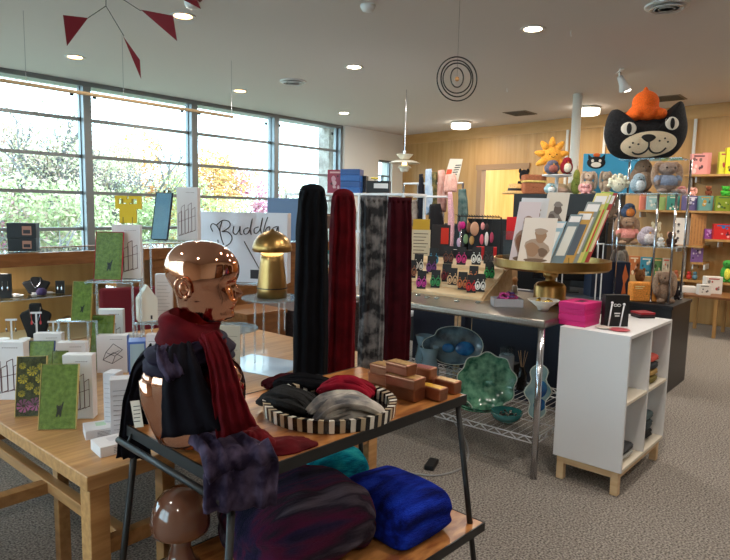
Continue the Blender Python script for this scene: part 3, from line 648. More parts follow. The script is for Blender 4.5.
# brass mushroom table lamp
s_ = depth(pl)/F; t = thing('mushroom_lamp', 'brass mushroom table lamp glowing under its dome, on the clear riser', 'lamp', (pl.x,pl.y,1.1005))
MB().lathe([(.001,0),(15*s_,0),(15*s_,8*s_),(13.2*s_,24*s_),(11.8*s_,36*s_),(11*s_,46*s_)], n=40).build('base', M_brass, t, smooth=True)
MB().lathe([(15.2*s_,9*s_),(15.2*s_,10*s_)], n=40).build('seam', M_black, t)
MB().lathe([(11*s_,46*s_),(18.8*s_,45.4*s_),(19.8*s_,47*s_),(19.2*s_,51.5*s_),(17*s_,57*s_),(13*s_,61.6*s_),(8*s_,64.6*s_),(2.6*s_,66*s_),(1.8*s_,67.4*s_),(.001,67.8*s_)], n=44).build('lamp_shade', M_brass, t, smooth=True)
MB().lathe([(.001,43*s_),(10.2*s_,43*s_),(10.2*s_,45.3*s_),(14*s_,45.3*s_),(14*s_,45.9*s_)], n=32).build('diffuser', emitmat('lamp_glow', (255,244,214), 6), t)
# big Buddha box
p, w_, h_ = span(203, 213, 291, 283, X=2.62)
sqriser('wide clear riser under the white boxed drawing board', Vector((p.x+.02,p.y+.02,0)), .5, .16, p.z, rad(-58))
t = thing('drawing_board_box', 'large shrink-wrapped white box lettered Buddha behind the copper head', 'box', (p.x,p.y+.05,p.z+.001), rad(-58))
W = .56*.62+.12; W = w_*1.06; H_ = h_
MB().bb((-W/2,0,0), (W/2,.085,H_)).build('carton', flat((206,206,216), .3, coat=.4), t, bevel=.002)
def stroke(pts, r, y=-.003):
    P_ = smoothpath([((x-247)*W/88, y, (283-yy_)*H_/70) for x, yy_ in pts], 5); return P_, r
lm = MB()
for pts in ([(218,233),(216,228),(218,225),(222,227),(225,232)], [(227,223),(225,231),(227,241),(229,246)], [(222,226),(228,221.5),(234,222.5),(235,227),(230,231.5),(227,232.5),(233,233),(237,238),(235,244),(229,248),(224,246),(223,241)],
            [(239,227),(238,233),(241,235),(244,231),(245,227),(245,234),(247,235)], [(253,228),(249,230),(249,234),(252,234),(255,229),(257,219),(255,229),(256,235)], [(263,227),(259,229),(259,233),(262,233),(265,228),(267,218),(265,228),(266,234)], [(272,217),(269,226),(268,234),(271,228),(274,227),(273,233)], [(281,226),(277,228),(277,232),(280,231),(282,226),(282,232)]):
    P_, r_ = stroke(pts, .0022); lm.tube(P_, .0032, 6)
lm.build('lettering', M_ink, t)
gm = MB(); gm.tube([((249-247)*W/88,-.002,(283-242)*H_/70), ((265-247)*W/88,-.002,(283-271)*H_/70)], .003, 6).bb(((255-247)*W/88,-.002,(283-279)*H_/70), ((267-247)*W/88,0,(283-270)*H_/70)); gm.build('printed_picture', M_ink, t)
# blue topped box behind it
p, w_, h_ = span(267, 199, 300, 290, Y=4.7)
t = tag(MB().bb((-w_/2,0,0), (w_/2,.1,p.z-1.25+h_)).build('carton', flat((96,124,160), .4), None, (p.x,p.y,1.2505), rad(-52), bevel=.003), 'tall blue and white carton behind the brass lamp', 'box')
# ---------- generic shop cartons and pictures ----------
M_box = flat((216,212,214), .4); M_box2 = flat((196,192,196), .4); M_boxb = flat((62,100,180), .4); M_lines = flat((96,60,66), .5); M_dots = flat((70,66,72), .6)
def linebox(label, x0, y0, x1, y1, z=OZ, rz=FACE, dth=.05, lean=0, art='frame', grp='white boxed wire frames', name='frame_box', mm=None, sidem=None, **kk):
    p, w, h = span(x0, y0, x1, y1, **(kk or dict(z=z)))
    t = thing(name, label, 'box', (p.x,p.y,p.z+.0005), rz, grp, rx=-lean)
    MB().bb((-w/2,0,0), (w/2,dth,h)).build('carton', mm or M_box, t, bevel=.0015)
    if sidem: MB().bb((w/2,.001,.001), (w/2+.0008,dth-.001,h-.001)).build('side_panel', sidem, t)
    g = MB(); Y = -.0006
    def ln(a, b, c, d, r=.0011): g.tube([(a*w-w/2,Y,b*h), (c*w-w/2,Y,d*h)], r*max(w/.12,.5), 4)
    if art == 'frame':
        for x, q in ((.08,.5),(.22,.62),(.4,.55),(.55,.66),(.72,.58)):
            ln(x,.08+x*.12,x,q); ln(x+.16,.12+x*.12,x+.16,q+.05); ln(x,q,x+.16,q+.05); ln(x,.08+x*.12,x+.16,.12+x*.12)
        ln(.08,.08,.9,.2); ln(.1,.35,.9,.47)
    elif art == 'cube':
        for a in (((.2,.35),(.5,.25)),((.5,.25),(.85,.42)),((.85,.42),(.55,.55)),((.55,.55),(.2,.35)),((.3,.55),(.6,.45)),((.6,.45),(.85,.62)),((.85,.62),(.55,.78)),((.55,.78),(.3,.55)),((.2,.35),(.3,.55)),((.5,.25),(.6,.45)),((.3,.42),(.75,.6))): ln(*a[0], *a[1])
    elif art == 'lines':
        for i in range(9): ln(.12,.82-i*.08,.88-.1*(i % 3),.82-i*.08,.0008)
    for i in range(7 if art != 'lines' else 0):
        xx_ = .45+i*.06; g.tube([(xx_*w-w/2,Y,.9*h), ((xx_+.035)*w-w/2,Y,.9*h)], .0012, 4)
    g.build('printed_lines', M_lines if art == 'frame' else M_dots, t); return t
M_cat_prn = flat((34,32,30), .5); M_sky_prn = mat('glass_print', (170,204,224), .2, col2=(220,236,240), scale=6, coat=.5)
def picture(label, x0, y0, x1, y1, z=OZ, rz=FACE, lean=rad(14), art='cat', edge=(214,188,120), grp='acrylic framed pictures', cat_='picture frame', **kk):
    p, w, h = span(x0, y0, x1, y1, **(kk or dict(z=z)))
    h = h*1.02; t = thing('photo_frame', label, cat_, (p.x,p.y,p.z+.0015), rz, grp, rx=-lean); th = .012
    mm = {'cat': M_grass, 'flower': mat('flower_print', (46,60,30), .35, col2=(120,110,54), scale=70), 'blue': M_sky_prn, 'plain': M_grass}[art]
    MB().bb((-w/2+.003,0,.003), (w/2-.003,th*.5,h-.003)).build('print', mm, t)
    MB().bb((-w/2,-.004,0), (w/2,-.0012,h)).build('acrylic_front', M_ac, t)
    e = MB()
    for a, b in (((-w/2,-.004,0),(-w/2+.0025,th,h)), ((w/2-.0025,-.004,0),(w/2,th,h)), ((-w/2,-.004,h-.002),(w/2,th,h)), ((-w/2,-.004,0),(w/2,th,.002))): e.bb(a, b)
    e.build('edge', flat(edge, .25), t)
    g = MB()
    if art == 'cat':
        c = (.02*w, .30*h); u = min(w, h)*.17
        o_ = [(-.5,-1.4),(-.2,-1.5),(-.1,-1),(.15,-1),(.25,-1.5),(.5,-1.4),(.55,-.2),(.75,.5),(.95,1.6),(.7,1.5),(.45,.75),(.35,.5),(.4,1.1),(.2,.75),(-.2,.75),(-.4,1.1),(-.45,.4),(-.3,0)]
        g.prism([(c[0]+a*u*.8, c[1]+b*u*.8) for a, b in o_], (0,-.0011,0), (1,0,0), (0,0,1), (0,1,0), .0015)
    if art == 'flower':
        r = random.Random(4)
        for (cx_, cz_, rr, mi) in ((.22,.62,.17,0),(.52,.75,.18,0),(.8,.62,.17,0),(.45,.5,.14,0),(.74,.42,.15,0),(.28,.18,.24,1),(.66,.2,.24,1),(.2,.38,.12,0),(.8,.82,.12,0),(.2,.84,.12,0)):
            g.use(mi)
            for q in range(9):
                a = 2*pi*q/9; g.prism([((cx_-.5)*w+rr*w*.2*math.cos(a+1.2), cz_*h+rr*w*.2*math.sin(a+1.2)), ((cx_-.5)*w+rr*w*math.cos(a+.22), cz_*h+rr*w*math.sin(a+.22)), ((cx_-.5)*w+rr*w*math.cos(a-.22), cz_*h+rr*w*math.sin(a-.22))], (0,-.0008-.0001*q,0), (1,0,0), (0,0,1), (0,1,0), .0009)
    if g.v: g.build('printed_picture', [flat((236,196,50)), flat((214,110,160))] if art == 'flower' else M_cat_prn, t)
    return t
# front group, left of the mannequin
picture('acrylic picture of yellow and pink flowers at the front of the oak table', 16, 358, 44, 417, art='flower', rz=rad(-38))
picture('acrylic picture of a small cat on green grass nearest the table edge', 39, 366, 75, 430, rz=rad(-42))
linebox('white wire-frame carton standing behind the nearest cat picture', 65, 354, 93, 419, rz=rad(-44), lean=0)
linebox('white wire-frame carton standing at the left edge of the table', -12, 341, 25, 400, rz=rad(-46))
picture('green and pale blue picture behind the flower picture', 28, 342, 52, 384, rz=rad(-42), art='plain', edge=(52,72,120))
MBt = picture('small green picture between the white cartons', 51, 352, 66, 388, rz=rad(-42), art='plain', edge=(120,130,60))
linebox('white wire-frame carton behind the green and blue picture', 36, 333, 62, 377, rz=rad(-40))
linebox('white wire-frame carton with dark cap line behind the nearest white one', 59, 342, 86, 385, rz=rad(-40))
# two tall white cartons and two flat ones
linebox('tall narrow white carton printed with grey lines', 104, 372, 117, 432, rz=rad(-56), dth=.06, art='lines', grp='white soap cartons', name='carton', mm=M_box2)
linebox('tall white carton with a blue dot seal beside the metal-edged table', 112, 378, 137, 440, rz=rad(-30), dth=.06, art='lines', grp='white soap cartons', name='carton', mm=M_box2)
def flatbox(label, px, py, w, d, h, z, rz, top):
    p = at(px, py, z=z); t = thing('carton', label, 'box', (p.x,p.y,z+.0008), rz, 'white soap cartons')
    MB().bb((-w/2,-d/2,0), (w/2,d/2,h)).build('carton_body', M_box, t, bevel=.0015)
    g = MB(); g.bb((-w*.1,-d*.1,h), (w*.25,d*.3,h+.0006)); g.build('top_label', top, t)
    g = MB()
    for i in range(4): g.bb((-w*.1,-d/2-.0006,h*(.25+.15*i)), (w*.4,-d/2,h*(.29+.15*i)))
    g.build('printed_lines', M_dots, t)
flatbox('flat white carton with a pale green patch on top', 99, 434, .1, .1, .034, OZ, rad(-20), flat((178,206,180)))
flatbox('flat white carton lying nearest the table corner', 112, 450, .11, .1, .036, OZ, rad(-8), M_box2)
# middle group
linebox('white carton with a folded wire drawing and blue side', 98, 335, 127, 373, z=OZ, rz=rad(-42), dth=.05, art='cube', sidem=M_boxb, grp='white boxed wire cubes', name='cube_box')
linebox('white carton standing just behind the folded wire one', 103, 334, 143, 366, Y=3.16, rz=rad(-42), dth=.05, art='cube', grp='white boxed wire cubes', name='cube_box')
p, w_, h_ = span(130, 341, 146, 386, z=OZ); t = thing('window_carton', 'blue carton with a clear window beside the purple scarf', 'box', (p.x,p.y,OZ), rad(-30))
MB().bb((-w_/2,0,0), (w_/2,.1,h_)).build('carton', M_boxb, t); MB().bb((-w_/2+.006,-.002,.01), (w_/2-.006,0,h_-.01)).build('window', flat((150,176,190), .2), t); MB().bb((-w_/2-.001,.01,.01), (-w_/2,.09,h_-.01)).build('side_window', flat((180,190,196), .2), t)
linebox('white carton half hidden behind the purple scarf', 147, 334, 168, 372, Y=2.75, rz=rad(-40), art='lines', grp=None, name='carton')
# clear stand with the green cat pictures
zu = at(112, 278, Y=3.0).z
pu = at(114, 280, Y=3.02); sqriser('tall clear riser holding the red-edged cat picture', pu, .24, .16, pu.z, rad(-45))
PU = picture('cat on green grass picture with a red edge, highest on the left', 94, 229, 121, 277, X=pu.x-.03, rz=rad(-44), edge=(200,50,70))
PU.location.z = pu.z+.0015
LB = linebox('white wire-frame carton behind the red-edged cat picture', 108, 222, 136, 277, X=pu.x+.02, rz=rad(-44), dth=.04); LB.location.z = pu.z+.0005
LB.location.x += .06; LB.location.y += .06
# yellow block figure
p = LB.location; s_ = depth(at(129, 222, Y=3.05))/F
t = thing('block_figure', 'yellow paper block animal with square eyes on top of a carton', 'figure', (p.x+.0,p.y+.02,p.z+LB.children[0].dimensions.z if False else 0), rad(-44))
zt2 = p.z+55*s_*1.0; t.location = at(128.5, 222.2, Y=p.y+.02); t.location.z = zt2+.001
M_y = flat((222,190,40), .6)
f = MB()
for a, b, c, d in ((-12,14,-9,27),(-9,24,-4,27),(-4,20,-1,27),(1,20,4,27),(4,24,9,27),(9,14,13,27),(-9,14,-1,19),(1,14,9,19),(-1,14,1,24),(-8,0,8,14)):
    f.bb((a*s_,-.011,b*s_), (c*s_,.011,d*s_))
f.build('figure_body', M_y, t)
MB().bb((-6*s_,-.013,19*s_), (-4*s_,-.01,24*s_)).bb((4*s_,-.013,19*s_), (6*s_,-.01,24*s_)).build('eye', flat((150,130,40)), t)
MB().bb((-5*s_,-.0125,0), (-4*s_,-.011,6*s_)).bb((4*s_,-.0125,0), (5*s_,-.011,6*s_)).build('leg_line', flat((150,130,40)), t)
# second level, below the riser
pv = at(82, 318, Y=3.1); sqriser('low clear riser holding the middle cat picture', pv, .2, .14, pv.z, rad(-45))
q = picture('cat on green grass picture on the low clear riser', 71, 272, 90, 311, X=pv.x-.04, rz=rad(-44), edge=(190,170,90)); q.location.z = pv.z+.0015
q = picture('green picture with a gold edge on the table behind the white cartons', 89, 316, 111, 352, Y=3.0, rz=rad(-44), edge=(190,140,60), art='plain'); q.location.z = OZ+.0015; q.children[0].parent and None
for c in q.children: c.scale.z = (at(100,316,Y=3.0).z-OZ)/(at(100,316,Y=3.0).z-at(100,352,Y=3.0).z)
q = linebox('white wire-frame carton behind the gold-edged green picture', 99, 309, 123, 342, Y=3.2, rz=rad(-44), dth=.04)
q.location.z = OZ+.0005
for c in q.children: c.scale.z = (at(110,309,Y=3.2).z-OZ)/(at(110,309,Y=3.2).z-at(110,342,Y=3.2).z)
# right upper riser: blue glass picture and tall carton
pr = at(170, 240, Y=3.25); sqriser('tallest clear riser with the blue glass picture and a carton', pr, .30, .16, pr.z, rad(-50))
G = picture('tall blue glass picture on a black easel left of the Buddha box', 150, 191, 168, 238, X=pr.x-.03, rz=rad(-62), art='blue', edge=(30,40,60), lean=rad(14), grp=None)
G.location.z = pr.z+.0015; g = G; s_ = depth(G.location)/F
MB().tube([(-.03,.02,.0), (-.02,.03,50*s_)], .003, 6).tube([(.03,.02,0), (.01,.03,50*s_)], .003, 6).tube([(.05,-.005,0), (0,.07,0)], .003, 6).ball((-.02,.03,51*s_), .007, 8, 6).ball((.01,.03,51*s_), .007, 8, 6).build('easel', M_black, G)
q = linebox('tall white wire-frame carton between blue picture and Buddha box', 177, 187, 198, 240, X=pr.x+.05, rz=rad(-52), dth=.06); q.location.z = pr.z+.0005
# white house ornament
ph = at(163, 321, Y=2.95); sqriser('clear riser carrying the little white house', ph, .26, .14, ph.z, rad(-45))
p, w_, h_ = span(136, 284, 158, 320, X=ph.x-.05); t = thing('house_ornament', 'small white wooden house ornament with a pointed roof', 'ornament', (p.x,p.y,ph.z+.0005), rad(-20))
MB().prism([(-w_*.42,0),(w_*.42,0),(w_*.42,h_*.62),(0,h_),(-w_*.42,h_*.62)], (0,-.04,0), (1,0,0), (0,0,1), (0,1,0), .08).build('house_body', flat((222,216,204), .6), t, bevel=.003)
MB().bb((w_*.1,-.0415,.012), (w_*.18,-.04,.032)).build('door_slot', M_ink, t)
q = linebox('white carton behind the little white house', 156, 276, 172, 320, X=ph.x+.05, rz=rad(-40), art='lines', grp=None, name='carton'); q.location.z = ph.z+.0005
q = linebox('beige leaflet carton right of the red scarf on the oak table', 219, 325, 240, 372, Y=2.35, rz=rad(-50), dth=.012, art='lines', grp=None, name='leaflet', mm=flat((170,164,150), .6)); q.location.z = OZ+.0005
for c in q.children: c.scale.z = (at(230,325,Y=2.35).z-OZ)/(at(230,325,Y=2.35).z-at(230,372,Y=2.35).z)
# thin pale blue glossy sheet behind
p = at(262, 365, z=OZ); tag(MB().bb((-.16,-.2,0), (.16,.2,.002)).build('pale_blue_sheet', flat((196,214,232), .15), None, (p.x,p.y,OZ+.0005), rad(12)), 'pale blue glossy sheet lying on the oak table behind the tray', 'sheet')
p = at(118, 306, Y=3.55); 
# ================= JEWELLERY CASE =================
CZ = 1.25; t = thing('display_case', 'long wooden display case with a glass top and open front by the windows', 'display case', (.6,4.4,0))
x1 = 2.0
MB().bb((0,0,CZ-.09), (4.3,.05,CZ)).bb((0,.55,CZ-.09), (4.3,.6,CZ)).bb((-.02,0,CZ-.09), (0,.6,CZ)).build('top_frame', M_cased, t, bevel=.003)
MB().bb((.0,.05,CZ-.012), (4.3,.55,CZ-.004)).build('glass_top', M_ac, t)
MB().bb((0,.03,.93), (x1-.2,.58,.938)).build('glass_shelf', M_ac, t)
MB().bb((0,.027,.93), (x1-.2,.03,.938)).build('shelf_edge', M_acedge, t)
MB().bb((0,.0,.58), (x1-.1,.6,.62)).build('lower_deck', flat((176,152,116), .5), t)
MB().bb((0,.58,.62), (x1-.1,.6,CZ-.09)).build('back_panel', M_wallwood, t)
MB().bb((0,.02,0), (x1-.1,.6,.58)).build('plinth', M_cased, t)
MB().bb((x1-.14,-.0,.0), (x1-.08,.06,CZ-.09)).build('post', M_cased, t)
for a in (2.0, 2.66, 3.32): MB().bb((a,.02,0), (a+.64,.6,CZ-.09)).build('cupboard', M_cased, t, bevel=.004)
MB().bb((2.55,.0,.55), (2.6,.02,.75)).bb((2.7,.0,.55), (2.75,.02,.75)).build('handle', M_black, t)
area((1.5,4.65,CZ-.12), 3.5, .25, (1,.95,.85), name='case_light')
JY = 4.62; bust = M_black
def jbust(label, x0, y0, x1_, y1, zb, grp='black necklace busts'):
    p, w, h = span(x0, y0, x1_, y1, Y=JY); h = max(h*.6, at((x0+x1_)/2, y0, Y=JY).z-zb); t = thing('necklace_bust', label, 'jewellery display', (p.x,JY,zb+.0005), rad(-35), grp)
    MB().prism([(-w*.28,0),(w*.28,0),(w*.3,h*.12),(w*.5,h*.66),(w*.42,h*.74),(w*.2,h*.82),(w*.18,h),(-w*.18,h),(-w*.2,h*.82),(-w*.42,h*.74),(-w*.5,h*.66),(-w*.3,h*.12)], (0,-.02,0), (1,0,0), (0,0,1), (0,1,0), .04).build('bust_form', flat((16,16,20), .8), t, bevel=.012, seg=3)
    MB().tube(smoothpath([(-w*.18,-.023,h*.9), (-w*.12,-.026,h*.6), (0,-.028,h*.42), (w*.14,-.026,h*.62), (w*.18,-.023,h*.9)], 5), .0022, 6).ball((0,-.028,h*.4), .005, 8, 6).build('necklace', M_chrome, t)
jbust('black necklace bust on the upper glass shelf', 24, 277, 50, 296, .939)
jbust('larger black necklace bust on the lower deck of the case', 22, 303, 51, 333, .6205)
def earring_t(label, px, pytop, zb, red=False):
    p = at(px, pytop, Y=JY-.16); h = p.z-zb; t = thing('earring_stand', label, 'jewellery display', (p.x,p.y,zb+.0005), rad(-35), 'white earring stands')
    MB().bb((-.035,-.006,h-.012), (.035,.006,h)).bb((-.005,-.005,.008), (.005,.005,h-.01)).lathe([(.001,0),(.022,0),(.02,.008),(.006,.014)], n=14).build('tee', M_white, t)
    for a in (-.028, .028): MB().tube([(a,-.008,h-.01), (a,-.008,h-.07)], .0016, 5).ball((a,-.008,h-.075), (.007,.003,.014), 8, 6).build('earring', flat((200,60,66)) if red else M_chrome, t)
earring_t('white earring stand with silver drops at the left', 11, 319, .6205); earring_t('white earring stand with coral earrings before the larger bust', 36, 312, .6205, True); earring_t('short white earring stand right of the larger bust', 53, 321, .6205)
def jcard(label, x0, y0, x1_, y1, zb):
    p, w, h = span(x0, y0, x1_, y1, Y=JY-.1); h = at((x0+x1_)/2, y0, Y=JY-.1).z-zb; t = thing('earring_card', label, 'earring card', (p.x,p.y,zb+.001), rad(-35), 'black earring boxes in the case')
    MB().bb((-w/2,0,0), (w/2,.02,h)).build('card', M_black, t)
    for a in (-.22, .22): MB().ball((a*w,-.003,h*.4), (.006,.003,.016), 8, 6).tube([(a*w,-.003,h*.5), (a*w,-.003,h*.7)], .0012, 5).build('earring', M_chrome, t)
jcard('black card with silver drop earrings at the left end of the glass shelf', 0, 274, 11, 295, .939); jcard('small black card with studs at the right end of the glass shelf', 56, 281, 64, 293, .939)
for i, (px, lb) in enumerate(((17,'white tag pile beside the earring cards on the glass shelf'), (46,'white tag pile right of the necklace bust'), (58,'white tag pile at the right end of the glass shelf'))):
    p = at(px, 296, z=.9385+.001); m = MB(); r = random.Random(i)
    for j in range(5): m.box((r.uniform(-.03,.03), r.uniform(-.02,.02), .002+j*.003), (.05,.03,.002), r.uniform(0,3))
    tag(m.build('tag_pile', M_white, None, (p.x,4.58,.939)), lb, 'price tags', 'white tag piles')
for i, (px, lb) in enumerate(((4,'white ring dish at the left on the case deck'), (25,'white ring tray in front of the larger bust'))):
    p = at(px, 341, z=.62); tag(MB().lathe([(.001,0),(.03,0),(.038,.018),(.035,.02),(.03,.006),(.001,.006)], n=20).build('ring_dish', M_white, None, (p.x,max(p.y,4.44),.6205), smooth=True), lb, 'dish', 'white ring dishes')
p = at(14, 291, z=.94); tag(MB().lathe([(.001,0),(.03,.004),(.036,.03),(.02,.05),(.001,.052)], n=16).build('pouch', flat((58,44,90), .7), None, (p.x+.06,4.53,.939), smooth=True), 'small violet pouch on the glass shelf of the case', 'pouch')
# black boxes on the case
def bbox(label, x0, y0, x1_, y1, zb, Y=4.6):
    p, w, h = span(x0, y0, x1_, y1, Y=Y); t = thing('gift_box', label, 'box', (p.x,Y,zb+.0005), rad(-38), 'black gift boxes on the display case')
    MB().bb((-w/2,0,0), (w/2,.08,h)).build('carton', M_black, t, bevel=.001)
    MB().bb((w*.02,-.0008,h*.2), (w*.34,0,h*.8)).build('label_panel', flat((172,120,100)), t); MB().bb((w*.06,-.0014,h*.3), (w*.3,-.0008,h*.55)).build('printed_picture', M_ink, t); return h
zz_ = CZ+.0; h1 = bbox('black gift box with copper label, lower of the pair on the case', 9, 234, 35, 247, zz_); bbox('black gift box with copper label, upper of the pair on the case', 8, 219, 35, 234, zz_+h1+.001)
# maroon and brown shapes behind the left pictures
t = thing('maroon_cushion_chair', 'maroon upholstered chair seen behind the pictures', 'chair', (2.2,3.9,0), rad(-20))
MB().bb((-.22,.0,.46), (.22,.4,.52)).build('seat', flat((110,20,34), .8), t, bevel=.015); MB().bb((-.22,.36,.5), (.22,.41,.98)).build('backrest', flat((110,20,34), .8), t, bevel=.02)
for a in (-.2,.2):
    for b in (.02,.38): MB().tube([(a,b,0), (a,b,.46)], .015, 8).build('leg', M_oakd, t)
# ================= STEEL WIRE-SHELF TABLE =================
M_wire = mat('wire_chrome', (206,208,212), .4, metal=.5); ST = .97; SX0, SX1, SY0, SY1 = 3.35, 4.5, 1.47, 3.3
t = thing('steel_wire_table', 'steel-topped prep table with chrome posts and a lower wire shelf', 'table', (SX0,SY0,0)); W, D_ = SX1-SX0, SY1-SY0
MB().bb((0,0,ST-.045), (W,D_,ST)).build('steel_top', M_steel, t, bevel=.012, seg=3)
for a in (.03, W-.03):
    for b in (.03, D_-.03): MB().tube([(a,b,0), (a,b,ST-.045)], .02, 14).build('post', M_chrome, t, smooth=True)
m = MB(); z = .25
for zz2, rr in ((z,.004), (z-.035,.004)):
    m.tube([(.03,.03,zz2),(W-.03,.03,zz2),(W-.03,D_-.03,zz2),(.03,D_-.03,zz2),(.03,.03,zz2)], rr, 6)
n = 34
for i in range(n):
    a = .05+(D_-.1)*i/n; b = .05+(D_-.1)*(i+1)/n; m.tube([(.03,a,z if i % 2 else z-.035), (.03,b,z-.035 if i % 2 else z)], .004, 5, False)
    m.tube([(W-.03,a,z if i % 2 else z-.035), (W-.03,b,z-.035 if i % 2 else z)], .004, 5, False)
for i in range(20):
    a = .05+(W-.1)*i/20; b = .05+(W-.1)*(i+1)/20; m.tube([(a,.03,z if i % 2 else z-.035), (b,.03,z-.035 if i % 2 else z)], .004, 5, False)
m.build('shelf_frame', M_wire, t)
m = MB()
for i in range(38): m.tube([(.03,.05+i*(D_-.1)/37,z+.003), (W-.03,.05+i*(D_-.1)/37,z+.003)], .0018, 4, False)
for a in (.3,.6,.9): m.tube([(a,.03,z), (a,D_-.03,z)], .004, 5)
m.build('shelf_wires', M_wire, t)
# brass pedestal stand
p = at(549, 303, z=ST); s_ = depth(p)/F; t = thing('pedestal_stand', 'large round brass pedestal stand on the steel table', 'stand', (p.x,p.y,ST+.0005)); CS = t
CH = at(549, 268, X=p.x).z-ST
MB().lathe([(.001,0),(17*s_,0),(17*s_,4*s_),(15.5*s_,6*s_),(15.5*s_,17*s_),(13*s_,20*s_),(5*s_,22*s_),(4.5*s_,24*s_),(7*s_,27*s_),(7.5*s_,CH-5*s_),(5*s_,CH-2*s_),(9*s_,CH)], n=36).build('base', M_brass, t, smooth=True)
MB().lathe([(.001,CH),(54*s_,CH),(56*s_,CH+2*s_),(56*s_,CH+9.5*s_),(54.5*s_,CH+9.5*s_),(54*s_,CH+4*s_),(.001,CH+3.5*s_)], n=64).build('tray', M_brass, t, smooth=False)
CT = ST+CH+3.5*s_
# greeting cards leaning in rows on the stand
r = random.Random(5)
CC = [((200,190,196),(120,80,60)),((214,206,198),(150,120,96)),((196,200,206),(110,84,70)),((206,200,190),(90,80,76)),((150,186,206),(230,236,236)),((214,204,120),(120,140,80)),((160,190,90),(206,60,60)),((110,130,140),(210,214,210)),((190,150,80),(84,96,110)),((140,150,150),(220,220,214)),((160,60,60),(224,210,180)),((96,140,160),(236,230,220))]
cards = [(505,200,527,258,0,'card with a brown pear-shaped photo at the left of the brass stand'),(512,215,545,258,1,'card of two people in brown tones leaning at the front left'),(508,190,536,228,2,'card with a dark round portrait at the upper left of the rack'),
         (534,183,557,222,3,'card with a small portrait at the top middle of the rack'),(529,218,553,258,4,'narrow pale blue and yellow booklet leaning at the front'),(548,205,566,252,7,'grey booklet leaning behind the pale blue one'),
         (556,200,578,250,8,'ochre edged booklet in the middle of the row'),(562,194,583,240,9,'silvery booklet leaning right of the ochre one'),(568,184,588,232,5,'yellow booklet near the right end of the row'),(574,182,592,228,6,'olive green booklet behind the yellow one'),(581,182,597,222,10,'red backed booklet at the right end of the row')]
rack = thing('card_rack', 'clear slanted rack holding cards and booklets on the brass stand', 'rack', (p.x,p.y,CT+.0005), rad(-52))
MB().bb((-.3,-.06,0), (.26,.2,.006)).build('rack_base', M_ac, rack)
for a in (-.28,-.08,.12): MB().bb((a-.003,0,.006), (a+.003,.01,.05)).build('divider', M_ac, rack)
MB().bb((-.3,.19,.006), (.26,.2,.22)).build('rack_back', M_ac, rack)
for i, (x0, y0, x1_, y1, ci, lb) in enumerate(cards):
    yr = .0+.024*(i-3) if i > 3 else (.03*[0,-.8,1.4,2.4][i]); base = rack.location+Matrix.Rotation(rad(-52), 3, 'Z') @ Vector((0, yr, 0))
    pa = at((x0+x1_)/2, y1, X=base.x+.0); pa = at((x0+x1_)/2, y1, z=CT+.012 if y1 > 250 else CT+.012+(256-y1)*s_*.9)
    w = (x1_-x0)*s_; h = (y1-y0)*s_*1.05
    # cards are shallow leaning boards, kept within the stand's width
    pos = Vector((p.x,p.y,0))+rt*(((x0+x1_)/2-549)*s_)+Vector((.763,.647,0))*(yr-.05); pos.z = pa.z if y1 < 250 else CT+.0125
    q = thing('greeting_card', lb, 'card', pos, rad(-46), 'cards and booklets on the brass stand', rx=rad(-12))
    ex = pos.z-(CT+.0125)
    if ex > .001: pos.z = CT+.0125; q.location.z = pos.z; h += ex
    hd, dk = CC[ci]; b_ = MB(); thk = .004 if i < 4 else .012; tilt = .22 if i < 4 else .5
    sh = lambda z: tilt*z*.9
    b_._a([(-w/2+sh(zz3)*1, yy3, zz3) if False else (xx3+(sh(zz3) if i > 3 else sh(zz3)), yy3, zz3) for xx3 in ((-w/2, w/2*(.4 if i > 3 else 1))) for yy3 in (0, thk) for zz3 in (0, h)], [(0,1,3,2),(4,6,7,5),(0,4,5,1),(2,3,7,6),(0,2,6,4),(1,5,7,3)])
    b_.build('sheet', flat(hd, .35), q)
    g = MB()
    if i < 4:
        rr_ = random.Random(i); hv = (y1-y0)*s_*1.05; zb_ = h-hv
        def blob(cx, cz, a, b, k9, yy9=-.0008):
            g.use(k9); o9 = [(cx*w+sh(zb_+cz*hv)+a*w*math.cos(t9)*(1+.2*math.sin(3*t9+i)), zb_+cz*hv+b*hv*math.sin(t9)) for t9 in [2*pi*j/16 for j in range(16)]]
            g.prism(o9, (0,yy9,0), (1,0,0), (0,0,1), (0,1,0), -yy9)
        blob(0,.28,.36,.26,1); blob(.06,.6,.17,.16,0,-.0012); blob(-.12,.3,.2,.16,0,-.0016); blob(.2,.24,.14,.1,2,-.002); blob(.05,.7,.19,.07,1,-.002); blob(0,.06,.34,.05,2,-.0012)
    else: g.prism([(-w*.4+sh(h*.15),h*.15),(w*.1+sh(h*.15),h*.15),(w*.1+sh(h*.75),h*.75),(-w*.4+sh(h*.75),h*.75)], (0,-.0008,0), (1,0,0), (0,0,1), (0,1,0), .001)
    g.build('printed_picture', [flat(dk, .4), flat(tuple(int(v*.6+70) for v in dk), .4), flat((110,90,76), .4)] if i < 4 else flat(dk, .4), q)
    if i > 3:
        g = MB(); g.prism([(-w*.46+sh(h*.84),h*.84),(w*.14+sh(h*.84),h*.84),(w*.14+sh(h*.96),h*.96),(-w*.46+sh(h*.96),h*.96)], (0,-.001,0), (1,0,0), (0,0,1), (0,1,0), .001); g.build('white_header', M_white, q)
